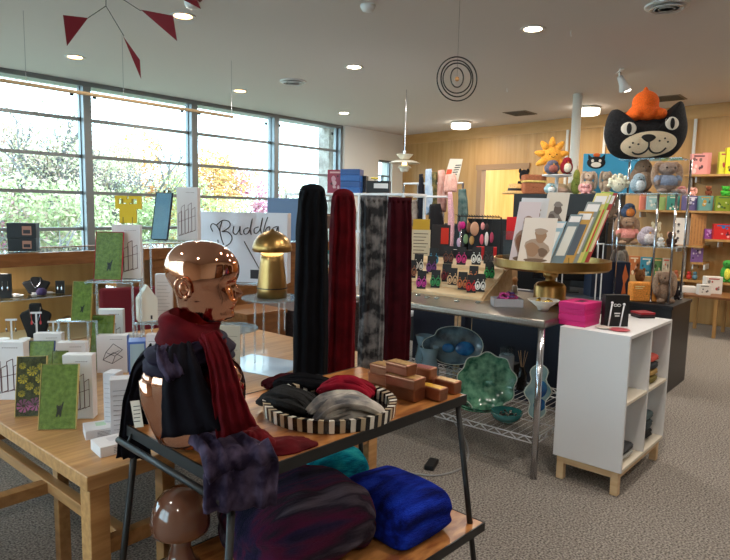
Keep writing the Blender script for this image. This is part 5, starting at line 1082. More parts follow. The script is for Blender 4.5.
# ================= PLUSH TOYS =================
def fur(c, k=1.25): return mat('fur_%d_%d_%d' % c, c, .95, col2=tuple(min(255,int(v*k)) for v in c), scale=90, sheen=.5, sheencol=tuple(min(255,int(v*1.3)) for v in c), bump=.6)
EYE_ = M_blackg
def plush(label, x0, y0, x1, y1, zb=None, X=None, kind='bunny', c=(150,130,115), c2=None, c3=None, grp=None, name=None, rz=None, zfit=True):
    p = at((x0+x1)/2, y1, X=X) if zb is None else at((x0+x1)/2, y1, X=X); s = depth(p)/F; w = (x1-x0)*s; h = (y1-y0)*s
    if zb is not None: h = max(.4*h, at((x0+x1)/2, y0, X=X).z-zb); p.z = zb
    t = thing(name or ('plush_%s' % kind), label, 'plush toy', (p.x,p.y,p.z+.001), FACE if rz is None else rz, grp)
    A, B = fur(c), fur(c2 or c); m = MB(); q = lambda *a: a
    def S(cx, cy, cz, rx, ry, rz_, mb=None): (mb or m).ball((cx*w, cy*w, cz*h), (rx*w, ry*w, rz_*h), 14, 10)
    def eyes(x=.1, z=.72, y=-.3, r=.022):
        for a in (-1, 1): MB().ball((a*x*w, y*w, z*h), r*w*1.3, 8, 6).build('eye', EYE_, t)
    if kind == 'bunny':
        S(0,.0,.3,.32,.28,.3); S(0,-.04,.73,.27,.25,.2); S(0,-.22,.68,.13,.1,.08)
        for a in (-1,1): S(a*.2,-.22,.07,.13,.17,.07); S(a*.3,-.12,.36,.09,.1,.16)
        m.build('body', A, t, smooth=True)
        for a in (-1,1): e = MB(); S(a*.36,-.04,.55,.11,.07,.32,e); S(a*.22,.0,.86,.15,.08,.09,e); e.build('ear', B, t, smooth=True)
        eyes(.12,.75,-.26)
        if c3: e = MB(); S(0,.0,.34,.35,.31,.24,e); S(-.3,-.1,.4,.11,.12,.14,e); S(.3,-.1,.4,.11,.12,.14,e); e.build('jacket', fur(c3), t, smooth=True)
    elif kind in ('bear', 'puppy'):
        S(0,0,.3,.34,.3,.3); S(0,-.05,.73,.3,.27,.24); S(0,-.28,.68,.13,.1,.09)
        for a in (-1,1): S(a*.22,-.22,.08,.14,.17,.08); S(a*.32,-.12,.38,.1,.1,.15)
        m.build('body', A, t, smooth=True)
        for a in (-1,1): e = MB(); S(a*.24,0,.92 if kind == 'bear' else .78,.1,.07,.09 if kind == 'bear' else .18,e); e.build('ear', B, t, smooth=True)
        eyes(.11,.76,-.3)
    elif kind in ('bird', 'penguin', 'ball'):
        S(0,0,.42,.46,.38,.42); S(0,-.08,.72,.34,.3,.26); m.build('body', A, t, smooth=True)
        e = MB(); S(0,-.26,.38,.28,.2,.28,e); e.build('belly', B, t, smooth=True); eyes(.12,.76,-.36)
        e = MB(); e.lathe([(.07*w,0),(.001,.12*w)], n=8); b_ = e.build('beak', flat(c3 or (214,150,60)), t, (0,-.34*w,.66*h), rx=rad(90))
        for a in (-1,1): e = MB(); S(a*.2,-.25,.04,.12,.15,.04,e); e.build('foot', fur(c3 or (60,54,56)), t, smooth=True)
    elif kind == 'sun':
        S(0,0,.5,.3,.16,.3); m.build('body', A, t, smooth=True)
        for i in range(9):
            a = 2*pi*i/9+pi/2; e = MB()
            e.tube([(.2*w*math.cos(a),0,.5*h+.22*h*math.sin(a)), (.36*w*math.cos(a),0,.5*h+.37*h*math.sin(a)), (.47*w*math.cos(a),0,.5*h+.47*h*math.sin(a)), (.5*w*math.cos(a),0,.5*h+.5*h*math.sin(a))], [.11*w,.09*w,.05*w,.01*w], 10); e.build('ray', A, t, smooth=True)
        for a in (-1,1): MB().ball((a*.1*w,-.155*w,.53*h), .018*w, 8, 6).build('eye', EYE_, t)
        MB().tube([(.05*w*math.cos(b), -.165*w, .49*h+.04*h*math.sin(b)) for b in [pi+pi*i/8 for i in range(9)]], .006*w, 5).build('smile', EYE_, t)
    elif kind == 'coral':
        S(0,0,.4,.3,.22,.34)
        for i in range(11):
            a = rad(-10+i*20); e_ = (.38*math.cos(a), .42+.42*math.sin(a)); m.tube([(.1*w*math.cos(a),0,.4*h), (e_[0]*w, (-.05 if i % 2 else .08)*w, e_[1]*h)], [.09*w,.06*w], 8).ball((e_[0]*w, (-.05 if i % 2 else .08)*w, e_[1]*h), .085*w, 8, 6)
        m.build('body', A, t, smooth=True); eyes(.08,.42,-.21,.018)
    elif kind == 'pear':
        S(0,0,.3,.45,.36,.3); S(0,0,.62,.28,.24,.26); m.build('body', A, t, smooth=True); MB().tube([(0,0,.85*h),(0.05*w,0,h)], .03*w, 6).build('stem', M_oakd, t); eyes(.12,.34,-.36,.03)
    elif kind == 'basket':
        MB().bb((-.48*w,-.3*w,0), (.48*w,.3*w,.62*h)).build('body', fur(c), t, bevel=.05*w, seg=3); MB().bb((-.5*w,-.32*w,.66*h), (.5*w,.32*w,h)).build('lid', fur(c), t, bevel=.05*w, seg=3)
        MB().bb((-.5*w,-.33*w,.6*h), (.5*w,.33*w,.7*h)).build('trim', fur(c2 or (226,196,120)), t, bevel=.02*w)
        for a in (-1,1): MB().ball((a*.08*w,-.31*w,.34*h), .02*w, 8, 6).build('eye', EYE_, t)
    elif kind == 'parcel':
        m.bb((-.5*w,-.22*w,0), (.5*w,.22*w,h)); m.build('body', fur(c), t, bevel=.07*w, seg=3)
        for a in (-1,1): MB().ball((a*.06*w+.1*w,-.225*w,.4*h), .018*w, 8, 6).build('eye', EYE_, t)
        MB().bb((.22*w,-.226*w,.66*h), (.42*w,-.22*w,.86*h)).bb((-.4*w,-.226*w,.78*h), (-.05*w,-.22*w,.82*h)).bb((-.4*w,-.226*w,.68*h), (-.12*w,-.22*w,.72*h)).build('stamp', fur(c2), t)
    elif kind == 'sleeper':
        S(-.1,0,.42,.4,.3,.4); S(.32,-.05,.5,.2,.2,.38); S(.4,-.15,.36,.12,.1,.2); m.build('body', A, t, smooth=True); e = MB(); S(-.15,-.1,.3,.36,.28,.28,e); e.build('belly', B, t, smooth=True)
    return t
SX = 6.95; CZT = 1.5005; ZST = at(560, 194, X=6.86).z
tag(MB().bb((6.82,2.34,1.5005), (7.36,at(514,194,X=6.82).y,ZST)).build('display_step', M_black, None), 'black step block raising the plush toys on the tall cabinet', 'display step'); ZST += .001
# on the tall black cabinet
wst = at(557, 175, X=SX); t = thing('white_stand', 'white pedestal under the sun plush on the black cabinet', 'stand', (SX,wst.y,CZT)); t.location.z = ZST; CZT = ZST; MB().lathe([(.001,0),(.09,0),(.09,.01),(.02,.02),(.02,wst.z-CZT-.03),(.17,wst.z-CZT-.015),(.17,wst.z-CZT),(.001,wst.z-CZT)], n=28).build('pedestal', M_white, t, smooth=True)
Zs = wst.z+.001
plush('orange sun plush with soft rays and a smile, highest on the stand', 533, 137, 568, 176, X=SX+.02, zb=Zs, kind='sun', c=(240,152,56))
plush('grey plush sitting under the sun plush on the white stand', 543, 160, 560, 175, X=SX-.11, zb=Zs, kind='ball', c=(92,90,104), c2=(150,90,80))
plush('red and cream strawberry-coloured plush beside the sun plush', 559, 157, 573, 175, X=SX-.02, zb=Zs, kind='ball', c=(130,24,34), c2=(230,214,190))
def cp(*a, **k): k.setdefault('zb', ZST); return plush(*a, **k)
cp('black fluffy plush left of the picnic basket plush', 515, 169, 531, 193, X=7.1, kind='bear', c=(20,19,22))
cp('brown picnic basket plush with a yellow rim', 522, 175, 544, 193, X=6.99, kind='basket', c=(150,92,64), c2=(222,190,110))
cp('cream and pink sleeping plush in the middle of the cabinet top', 545, 181, 576, 200, X=7.12, kind='sleeper', c=(222,184,150), c2=(206,170,150))
cp('pale blue plush in front of the sleeping one', 543, 183, 557, 195, X=6.9, kind='ball', c=(140,170,176), c2=(210,216,214))
cp('pink plush bunny in front of the cream bunny', 577, 183, 592, 196, X=6.9, kind='bunny', c=(222,160,160))
cp('green pear-shaped plush right of the white stand', 570, 166, 582, 186, X=7.15, kind='pear', c=(140,146,70))
cp('beige long-eared bunny plush right of the pear plush', 578, 170, 597, 200, X=6.98, kind='bunny', c=(176,156,138))
# on the tower, left side
plush('dark tan bunny plush with hanging ears left of the cream coral plush', 597, 170, 612, 196, X=7.0, zb=ZST, kind='bunny', c=(156,138,120), grp=None)
plush('brown bunny plush at the left edge of the tower on the clear ledge', 598, 196, 611, 217, X=6.2, zb=Z3, kind='bunny', c=(146,124,104))
plush('small blue and orange bird plush on the clear ledge', 620, 203, 636, 218, X=6.12, zb=Z3, kind='bird', c=(70,84,110), c2=(200,120,60))
plush('large dusty brown plush beside the blue bird on the clear ledge', 600, 195, 618, 218, X=6.3, zb=Z3, kind='bunny', c=(150,128,112))
plush('cream coral-shaped plush at the left on the tower top', 606, 172, 630, 193, X=6.0, zb=Z1, kind='coral', c=(226,214,186))
plush('brown hedgehog plush at the back of the tower top', 628, 159, 653, 192, X=6.2, zb=Z1, kind='ball', c=(108,88,72), c2=(140,116,96), name='plush_hedgehog', c3=(90,70,60))
plush('pale blue bird plush with a pink cap on the tower top', 629, 173, 646, 193, X=5.98, zb=Z1, kind='bird', c=(140,156,166), c2=(190,196,200), c3=(70,60,60))
plush('grey bunny plush with a white cap and striped scarf on the tower top', 648, 160, 682, 193, X=6.04, zb=Z1, kind='bunny', c=(136,118,108), c2=(156,130,110), c3=(120,130,150))
plush('small pink bird plush on the right end of the tower top', 682, 186, 694, 193, X=6.3, zb=Z1, kind='bird', c=(216,140,140), c2=(230,180,180), name='plush_chick') .location.y += .06
plush('bunny plush in a pink coat on the middle tower shelf', 611, 215, 639, 246, X=6.02, zb=Z2, kind='bunny', c=(146,118,96), c3=(226,140,130))
plush('lavender grey penguin plush on the middle tower shelf', 636, 226, 656, 246, X=5.99, zb=Z2, kind='penguin', c=(170,156,164), c2=(206,196,196))
plush('cream plush behind the lavender penguin on the middle shelf', 647, 222, 662, 246, X=6.22, zb=Z2, kind='bear', c=(206,190,160))
plush('small black and white puppy plush on the middle tower shelf', 655, 237, 665, 246, X=5.97, zb=Z2, kind='puppy', c=(226,222,216), c2=(30,28,30))
plush('small dark brown doll plush at the right of the middle tower shelf', 664, 231, 677, 246, X=6.0, zb=Z2, kind='puppy', c=(60,40,34), c2=(200,150,120), name='plush_doll')
PB = PZ+.001
plush('large dusty beige plush behind the navy box on the plinth', 606, 247, 627, 300, X=6.3, zb=PB, kind='bunny', c=(150,132,120))
plush('brown teddy bear plush behind the orange parcel plush', 630, 268, 646, 300, X=6.25, zb=PB, kind='bear', c=(128,80,44))
plush('orange brown parcel plush with a tiny face on the plinth', 629, 282, 656, 299, X=5.95, zb=PB, kind='parcel', c=(206,132,60), c2=(230,200,150))
plush('shaggy leopard-spotted bunny plush at the right on the plinth', 650, 269, 676, 301, X=6.0, zb=PB, kind='bunny', c=(120,98,82), c2=(150,128,110))
plush('small dark plush beside the shaggy bunny on the plinth', 672, 280, 680, 298, X=6.3, zb=PB, kind='puppy', c=(34,30,34))
p, w, h = span(590, 262, 628, 302, X=5.95); t = thing('picture_box', 'navy box with orange fox-coloured figures on its side, on the plinth', 'box', (p.x,p.y,PZ+.0005), rad(-50)); h = p.z+h-PZ
MB().bb((-w/2,0,0), (w/2,.2,h)).build('carton', flat((24,36,58), .4), t, bevel=.002)
MB().prism([(.3*w,.1*h),(.42*w,.12*h),(.38*w,.4*h),(.46*w,.6*h),(.36*w,.95*h),(.3*w,.6*h),(.34*w,.4*h)], (0,-.001,0), (1,0,0), (0,0,1), (0,1,0), .001).build('printed_picture', flat((206,110,60)), t)
# ================= CAT HEAD CUSHION =================
HX = 6.22; cc = at(645, 159, X=HX); s_ = depth(cc)/F; t = thing('cat_cushion', 'giant black cat head cushion wearing an orange knitted hat, on the tower', 'cushion', (HX,cc.y,Z0+.001), rad(-50))
def zc(x, y): return ((590+x/5.214-645)*s_, (80+y/5.214-157.5)*-s_)
OUT = [(118,154),(150,178),(182,218),(250,203),(345,196),(385,172),(420,128),(446,107),(464,125),(480,180),(491,232),(488,284),(468,334),(438,372),(395,400),(330,408),(270,410),(200,408),(150,402),(108,378),(84,340),(68,290),(70,238),(80,190),(96,162)]
O2 = [zc(*q) for q in OUT]; O3 = [(a.x, a.y) for a in smoothpath([(a, b, 0) for a, b in O2+[O2[0]]], 4)][:-1]
C0 = zc(278, 300); Tk = .13
def ring(sv):
    y = Tk*math.sqrt(max(0, 1-sv**3)); return [(C0[0]+(a-C0[0])*sv, b, C0[1]+(b2-C0[1])*sv) for (a, b2) in O3 for b in (-y,)], y
vs = []; SS = [1,.985,.95,.88,.75,.55,.3,.05]
nO = len(O3)
for sv in [.05,.3,.55,.75,.88,.95,.985]: vs += [(a, -b, c_) for a, b, c_ in ring(sv)[0]]
for sv in SS: vs += ring(sv)[0]
k_ = len(vs)//nO; m = MB()._a(vs, [(i*nO+j, (i+1)*nO+j, (i+1)*nO+(j+1) % nO, i*nO+(j+1) % nO) for i in range(k_-1) for j in range(nO)]+[tuple(range(nO)), tuple((k_-1)*nO+j for j in range(nO-1, -1, -1))])
m.build('head', mat('cat_plush_black', (14,13,15), .95, col2=(30,29,32), scale=60, sheen=.3, bump=.4), t, smooth=True)
import bisect
def ysurf(x, z):
    dx, dz = x-C0[0], z-C0[1]; a = math.atan2(dz, dx); best = 1e9; R_ = .3
    for j in range(nO):
        p1, p2 = Vector(O3[j])-Vector(C0), Vector(O3[(j+1) % nO])-Vector(C0); d = Vector((math.cos(a), math.sin(a))); den = d.x*(p2-p1).y-d.y*(p2-p1).x
        if abs(den) < 1e-9: continue
        tt = (p1.x*(p2-p1).y-p1.y*(p2-p1).x)/den; u = (p1.x*d.y-p1.y*d.x)/den
        if tt > 0 and -.001 <= u <= 1.001 and tt < best: best = tt
    sv = min(.999, math.hypot(dx, dz)/best); return -Tk*math.sqrt(max(0, 1-sv**3))
def patch(nm, cx_, cy_, rx, ry, mt, off=.006, n=40, rot=0, shape=None):
    vs = []; R_ = [0.02,.35,.65,.85,1]
    for k2 in R_:
        for j in range(n):
            a = 2*pi*j/n; u_, v_ = (shape(a) if shape else (math.cos(a), math.sin(a))); u_, v_ = u_*rx*k2, v_*ry*k2; x, z = zc(cx_+u_*math.cos(rot)-v_*math.sin(rot), cy_+u_*math.sin(rot)+v_*math.cos(rot))
            vs.append((x, ysurf(x, z)-off*(1 if k2 < 1 else .2), z))
    m = MB()._a(vs, [(i*n+j, (i+1)*n+j, (i+1)*n+(j+1) % n, i*n+(j+1) % n) for i in range(4) for j in range(n)]+[tuple(range(n))]); return m.build(nm, mt, t, smooth=True)
M_cf = fur((226,206,176), 1.05); M_cw = flat((232,224,210), .8)
patch('muzzle', 276, 334, 143, 64, M_cf, .006, rot=rad(-6))
for a, b in ((165,259),(382,229)): patch('eye', a, b, 37, 33, M_cw, .008); patch('pupil', a, b, 13, 30, M_black, .014)
patch('nose', 265, 303, 38, 24, M_black, .016, shape=lambda a: (math.cos(a)*(1-.45*max(0, math.sin(a))), math.sin(a)*(1 if math.sin(a) > 0 else .75)))
for pts in ([(266,320),(268,350),(256,372),(232,385),(208,384),(192,376)], [(268,350),(282,368),(305,378),(335,374),(358,352)]):
    V = [Vector((*zc(a, b), 0)) for a, b in pts]; V = smoothpath(V, 4); MB().tube([(q.x, ysurf(q.x, q.y)-.012, q.y) for q in V], .008, 6).build('mouth', M_black, t, smooth=True)
for a, b in ((188,331),(216,337),(176,352),(348,305),(321,318),(365,322)): patch('freckle', a, b, 5, 5, M_black, .014, n=10)
hm = MB()
for a, b, ra, rb in ((205,188,38,30),(265,182,48,34),(330,176,42,32),(266,120,66,62),(255,165,75,34)):
    x, z = zc(a, b); hm.ball((x, -.01, z), (ra/5.214*s_, .12 if rb > 50 else .13, rb/5.214*s_), 20, 14)
x, z = zc(263, 52); hm.ball((x, -.01, z), (.022, .022, .03), 10, 8)
hm.build('knitted_hat', fur((214,92,24), 1.15), t, remesh=.012, sm=6)
# book with blue cover behind
p, w, h = span(584, 154, 640, 176, X=7.2); t = thing('picture_book', 'wide blue picture book with a black cat face behind the bunnies', 'book', (p.x+.0,p.y,CZT), rad(-65), rx=0); hb = p.z+h-CZT
MB().bb((-w*.5,0,0), (w*.5,.03,hb)).build('cover', flat((70,160,200), .4), t, bevel=.002)
m = MB(); m.ball((-w*.28,-.001,hb-.1), (.1,.004,.07), 18, 10); 
for a in (-1,1): m.prism([(-w*.28+a*.03,hb-.06),(-w*.28+a*.09,hb-.06),(-w*.28+a*.09,hb-.005)], (0,-.003,0), (1,0,0), (0,0,1), (0,1,0), .003)
m.build('printed_picture', M_black, t); MB().ball((-w*.28,-.005,hb-.125), (.055,.003,.03), 14, 8).ball((-w*.28-.04,-.005,hb-.08), (.016,.003,.018), 10, 6).ball((-w*.28+.04,-.005,hb-.08), (.016,.003,.018), 10, 6).build('printed_face', M_cw, t)
MB().ball((-w*.28,-.004,hb-.015), (.04,.003,.02), 10, 6).build('printed_hat', flat((214,100,40)), t)
# ================= WALL SHELVES ON THE RIGHT =================
def wx(y): return 10.1+(y-1.9)*.123 if y > 1.9 else 10.0+(y+4.5)*.0156
WSX = 9.72
def wshelf(label, px0, px1, py, zz5=None):
    a, b = at(px0, py, X=WSX), at(px1, py, X=WSX); z = a.z if zz5 is None else zz5; y0, y1_ = min(a.y, b.y), max(a.y, b.y)
    t = thing('wall_shelf', label, 'shelf', (WSX,y0,z-.03), 0, 'timber wall shelves')
    MB().prism([(0,0),(wx(y0)-WSX-.002,0),(wx(y1_)-WSX-.002,y1_-y0),(0,y1_-y0)], (0,0,0), (1,0,0), (0,1,0), (0,0,1), .03).build('board', M_wallwood, t)
    for q in (.15, y1_-y0-.15): MB().bb((.1,q-.01,-.08), (wx(y0)-WSX-.01,q+.01,-.0005)).build('bracket', M_trimw, t)
    return z+.001
z1 = wshelf('topmost timber shelf high on the right wall', 683, 760, 174.5); z2 = wshelf('long timber shelf with small boxes below the topmost one', 628, 760, 209.5)
z3 = wshelf('short timber shelf holding the sign sheet', 664, 703, 244); z4 = wshelf('timber shelf with purple and red games at the right edge', 705, 760, 239); z5 = wshelf('lowest long timber shelf with the green dinosaur', 640, 760, 276); z6 = wshelf('tiny timber ledge with the violet framed picture', 691, 703, 262)
def sbox(label, x0, y0, x1, y1, z, c, c2=None, nm='toy_box', X=WSX+.06, grp='small boxes on the wall shelves', dd=.08, rz=-62, cat_='box'):
    p, w, h = span(x0, y0, x1, y1, X=X); hh = p.z+h-z; hh = hh if .5*h < hh < 1.6*h else h; t = thing(nm, label, cat_, (p.x,p.y,z), rad(rz), grp)
    MB().bb((-w/2,0,0), (w/2,dd,hh)).build('carton', flat(c, .45), t, bevel=.002)
    g = MB()
    if c2:
        q = random.Random(int(x0*7+y0*3))
        for k9 in range(7):
            a9, b9, u9 = q.uniform(-.34,.3)*w, q.uniform(.12,.8)*hh, q.uniform(.04,.13); g.use(k9 % 3).prism([(a9+u9*w*math.cos(t9)*q.uniform(.8,1.3), b9+u9*hh*math.sin(t9)*q.uniform(.8,1.3)) for t9 in [2*pi*j/7 for j in range(7)]], (0,-.0006-.0003*k9,0), (1,0,0), (0,0,1), (0,1,0), .0006+.0003*k9)
        g.use(0).bb((-w*.35,-.003,hh*.85), (w*.3,0,hh*.92)); g.build('printed_picture', [flat(c2, .5), flat(tuple(int(v*.55) for v in c), .5), flat(tuple(int((v+255)/2) for v in c), .5)], t)
    return t
sbox('pink patterned box on the topmost wall shelf', 691, 154, 706, 174, z1, (220,150,150), (90,50,60)); sbox('pink patterned box turned sideways on the topmost shelf', 702, 153, 710, 173, z1, (214,140,140), None, X=WSX+.16)
sbox('yellow box with green edge at the right end of the topmost shelf', 719, 152, 728, 173, z1, (196,196,60), (160,60,60)); sbox('bright yellow box at the photo edge of the topmost shelf', 726, 148, 742, 172, z1, (236,216,40), (60,60,50), X=WSX+.08)
for a in ((640,196,646,208,(222,130,110),None,'coral box at the left of the long shelf'), (647,196,658,208,(150,190,200),(220,224,220),'pale blue box left on the long shelf'), (659,197,665,208,(150,180,110),None,'light green box on the long shelf'), (668,196,679,208,(60,140,130),(220,220,200),'teal box with cream circle on the long shelf'),
          (683,196,699,209,(96,90,140),(220,214,230),'violet blue box in the middle of the long shelf'), (699,196,712,209,(100,150,150),(180,140,60),'teal box with a tree picture on the long shelf'), (716,196,731,209,(120,140,40),(60,100,60),'olive green box with dragon picture on the long shelf'), (733,196,746,209,(70,120,60),(190,200,90),'green box at the far right of the long shelf')): sbox(a[6], a[0], a[1], a[2], a[3], z2, a[4], a[5], X=WSX+.05)
hb2 = z2+(at(700,196,X=WSX+.05).z-z2)+.001
def fig(label, x0, y0, x1, y1, zb, kind, c, c2=None, X=WSX+.1, **k): return plush(label, x0, y0, x1, y1, X=X, zb=zb, kind=kind, c=c, c2=c2, rz=rad(-62), **k)
fig('small pink bunny plush on the violet blue box', 686, 187, 697, 196, hb2, 'bunny', (226,160,150)); fig('small brown monkey plush on the teal box', 704, 186, 712, 196, hb2, 'bear', (110,60,40), (180,120,80), name='plush_monkey'); fig('bright green dragon plush on the olive green box', 719, 186, 731, 196, hb2, 'bear', (60,150,50), name='plush_dragon')
t = sbox('white printed sign sheet standing on the short shelf', 673, 218, 689, 243, z3, (226,224,222), None, 'sign_sheet', WSX+.05, None, .008, cat_='sign'); d_ = MB()
for i in range(3):
    for j in (-1, 1): d_.ball((j*.05,-.001,.09+i*.1), (.018,.001,.022), 8, 6).bb((j*.05-.02,-.001,.055+i*.1), (j*.05+.02,0,.06+i*.1))
d_.build('printed_lines', M_dots, t)
t = sbox('woven wooden panel standing beside the sign sheet', 690, 214, 704, 243, z3, (186,134,84), None, 'slatted_tray', WSX+.05, None, .03, cat_='tray'); d_ = MB()
for i in range(5): d_.bb((-.09+i*.04,-.004,.02), (-.075+i*.04,0,.4))
d_.build('slats', M_oakd, t)
sbox('purple game box at the right edge shelf', 705, 229, 713, 239, z4, (140,70,150), (200,150,210)); t = sbox('red game box with a blue ball picture at the right edge', 714, 224, 732, 239, z4, (200,40,40), (40,110,180)); sbox('pale game box at the far right of the games shelf', 734, 226, 746, 239, z4, (200,196,190), (120,60,60))
sbox('violet framed picture on the tiny ledge', 691, 247, 702, 262, z6, (120,90,150), (220,210,226), 'framed_picture', WSX+.06, None, .02, cat_='picture')
for a in ((640,257,652,275,(60,140,170),(230,230,220),'teal blue picture book leaning at the left of the lowest shelf'), (652,258,662,275,(90,130,80),(220,180,120),'green picture book on the lowest shelf'), (662,258,669,275,(190,180,160),(200,90,70),'cream picture book on the lowest shelf'), (628,256,639,275,(200,120,70),(240,220,190),'orange picture book left of the teal one')): sbox(a[6], a[0], a[1], a[2], a[3], z5, a[4], a[5], 'picture_book', WSX+.1, 'picture books on the lowest wall shelf', .02, cat_='book')
for px, c, nm, lb in ((676,(170,90,60),'toy_figure','small rust toy figure on the lowest shelf'), (682,(206,170,130),'toy_figure','small tan toy figure on the lowest shelf'), (689,(190,50,40),'toy_figure','small red toy figure on the lowest shelf'), (695,(90,130,150),'toy_figure','small blue toy figure on the lowest shelf')):
    p = at(px, 275, X=WSX+.08); t = thing(nm, lb, 'toy', (p.x,p.y,z5), 0, 'toy figures on the lowest wall shelf'); MB().ball((0,0,.04), (.035,.035,.04), 10, 8).build('body', flat(c), t, smooth=True); MB().ball((0,0,.095), .028, 10, 8).build('head', flat(c), t, smooth=True)
t = thing('toy_dinosaur', 'green upright dinosaur toy at the right end of the lowest shelf', 'toy', (WSX+.12, at(726,275,X=WSX+.12).y, z5), rad(-62))
MB().ball((0,0,.12), (.075,.07,.12), 14, 10).ball((0,-.02,.26), (.06,.07,.055), 12, 8).tube([(0,.04,.08),(.05,.12,.03),(.1,.16,.02)], [.05,.03,.008], 8).ball((-.04,-.03,.02), (.03,.04,.02), 8, 6).ball((.04,-.03,.02), (.03,.04,.02), 8, 6).build('body', fur((60,140,60)), t, smooth=True); MB().ball((0,-.05,.12), (.045,.03,.08), 12, 8).build('belly', fur((206,206,80)), t, smooth=True)
for a in (-1,1): MB().ball((a*.03,-.08,.275), .008, 8, 6).build('eye', EYE_, t)
# desk
dz_ = at(714, 297, X=9.0).z; dy0 = -.4; dy1 = at(683, 297, X=9.0).y; t = thing('desk', 'narrow wooden desk with white boxes under the wall shelves', 'desk', (9.0,dy0,0))
MB().bb((0,0,dz_-.03), (.65,dy1-dy0,dz_)).build('desktop', mat('desk_wood', (128,84,52), .4), t)
for a in (.03,.62):
    for b in (.06, at(715,320,X=9.03).y-dy0, dy1-dy0-.04): MB().bb((a-.02,b-.02,0), (a+.02,b+.02,dz_-.03)).build('leg', M_wallwood, t)
sbox('flat white box at the left on the wall desk', 679, 287, 697, 294, dz_+.001, (226,224,222), None, 'carton', 9.2, 'white boxes on the wall desk', .2); sbox('small white box with dark writing on the wall desk', 699, 285, 710, 295, dz_+.001, (220,218,214), (80,76,74), 'carton', 9.1, 'white boxes on the wall desk', .12); sbox('taller white box with a red mark on the wall desk', 706, 277, 721, 293, dz_+.001, (226,222,218), (170,70,70), 'carton', 9.35, 'white boxes on the wall desk', .16)
# ================= WHITE ETAGERE BEHIND THE SCARVES =================
EX = 5.0; ea, eb = at(404, 197, X=EX).y, at(284, 190, X=EX).y; ez = at(345, 193, X=EX).z; t = thing('wire_shelving', 'white metal shelving seen between and above the hanging scarves', 'shelf', (EX,ea,0)); EL = eb-ea
for z in (.5, .95, 1.36, ez): MB().bb((0,0,z-.025), (.4,EL,z)).build('shelf', M_white, t, bevel=.003)
for a in (.015,.385):
    for b in (.015, EL*.34, EL*.67, EL-.015): MB().bb((a-.012,b-.012,0), (a+.012,b+.012,ez-.026)).build('post', M_white, t)
ET = ez+.001
def ebox(label, x0, y0, x1, y1, z, c, c2=None, nm='box', X=EX+.05, dd=.14, rz=-60, cat_='box', grp='boxes on the white shelving'):
    return sbox(label, x0, y0, x1, y1, z, c, c2, nm, X, grp, dd, rz, cat_)
ebox('maroon pink box with a pale label on top of the white shelving', 327, 170, 344, 192, ET, (150,50,70), (210,170,170), grp=None, dd=.1)
for i in range(4):
    y1_ = 192-6.2*i; p, w, h = span(340, y1_-6, 360, y1_, X=EX+.05); tag(MB().bb((-w/2,0,0), (w/2,.2,h*.97)).build('blue_box', flat((24,72,140) if i % 2 else (34,92,166), .35), None, (p.x,p.y,ET+i*(h*1.0)), rad(-62), bevel=.003), ['blue box at the bottom of the stack on the white shelving','blue box, second from the bottom of the blue stack','blue box, second from the top of the blue stack','blue box topmost of the stack beside the maroon box'][i], 'box', 'blue boxes stacked')
t = ebox('black box with a white sign card on the shelving right of the blue stack', 366, 181, 389, 195, ET, (28,28,30), None, X=EX+.04, grp=None); MB().bb((-.04,-.01,.05), (.11,-.004,.1)).build('sign_card', M_white, t)
ebox('dark grey box just behind the blue stack', 356, 176, 366, 194, ET, (50,52,56), None, X=EX+.22)
t = thing('potted_flower', 'tiny yellow flower in a pot on top of the white shelving', 'plant', (EX+.3, at(375,182,X=EX+.3).y, ET)); MB().lathe([(.001,0),(.03,0),(.04,.06),(.001,.06)], n=16).build('pot', M_black, t); MB().tube([(0,0,.06),(0,0,.16)], .004, 5).build('stem', flat((90,130,60)), t)
m = MB(); [m.ball((.03*math.cos(a),.03*math.sin(a),.17), (.02,.02,.01), 8, 5) for a in (0,1.2,2.4,3.7,5)]; m.build('flower', flat((230,210,80)), t)
for a in ((324,214,336,232,1.36,(96,64,50),(170,130,100),'brown patterned box between the black and red scarves, middle shelf'), (325,240,336,262,.95,(60,140,140),(220,230,230),'teal box between the black and red scarves, lower shelf'), (355,212,362,232,1.36,(190,180,170),None,'cream box between the red and grey scarves'), (388,215,397,232,1.36,(200,150,40),None,'mustard box between the grey and maroon scarves'), (300,214,318,232,1.36,(120,110,104),None,'grey box behind the black scarf'), (326,284,336,300,.5,(206,200,196),(120,60,60),'white box low between the black and red scarves')): ebox(a[7], a[0], a[1], a[2], a[3], a[4]+.001, a[5], a[6])
# dark low cabinet behind the risers
block('low_cabinet', 'dark speckled low cabinet behind the clear risers', (3.3,3.5,0), (4.3,4.1,.78), mat('dark_speckle', (60,54,58), .6, col2=(96,84,84), scale=70), 'cabinet')
block('wood_cabinet', 'brown wooden cabinet behind the copper head', (2.85,3.55,0), (3.25,3.95,.8), M_cased, 'cabinet')
# ================= GARMENT RACK AND ACCESSORIES =================
GX = 6.5
def gy(px, py): return at(px, py, X=GX)
t = thing('garment_rack', 'chrome garment rack with white bars before the doorway', 'rack', (GX,gy(444,200).y,0)); oy = t.location.y
r1, r0 = gy(404,183), gy(463,183); r3, r2 = gy(418,197), gy(452,197)
for y_ in (r0.y, oy, r1.y, r3.y): MB().tube([(0,y_-oy,0), (0,y_-oy,(r0.z if y_ != oy else gy(444,178).z))], .014, 8).build('post', M_chrome, t, smooth=True)
MB().tube([(0,r0.y-oy,r0.z), (0,r1.y-oy,r0.z)], .013, 8).tube([(-.1,r2.y-oy,r2.z), (-.1,r3.y-oy,r2.z)], .013, 8).tube([(-.1,r3.y-oy,r2.z),(0,r3.y-oy,r2.z)], .01, 6).tube([(-.1,r2.y-oy,r2.z),(0,r2.y-oy,r2.z)], .01, 6).build('bar', M_white, t, smooth=True)
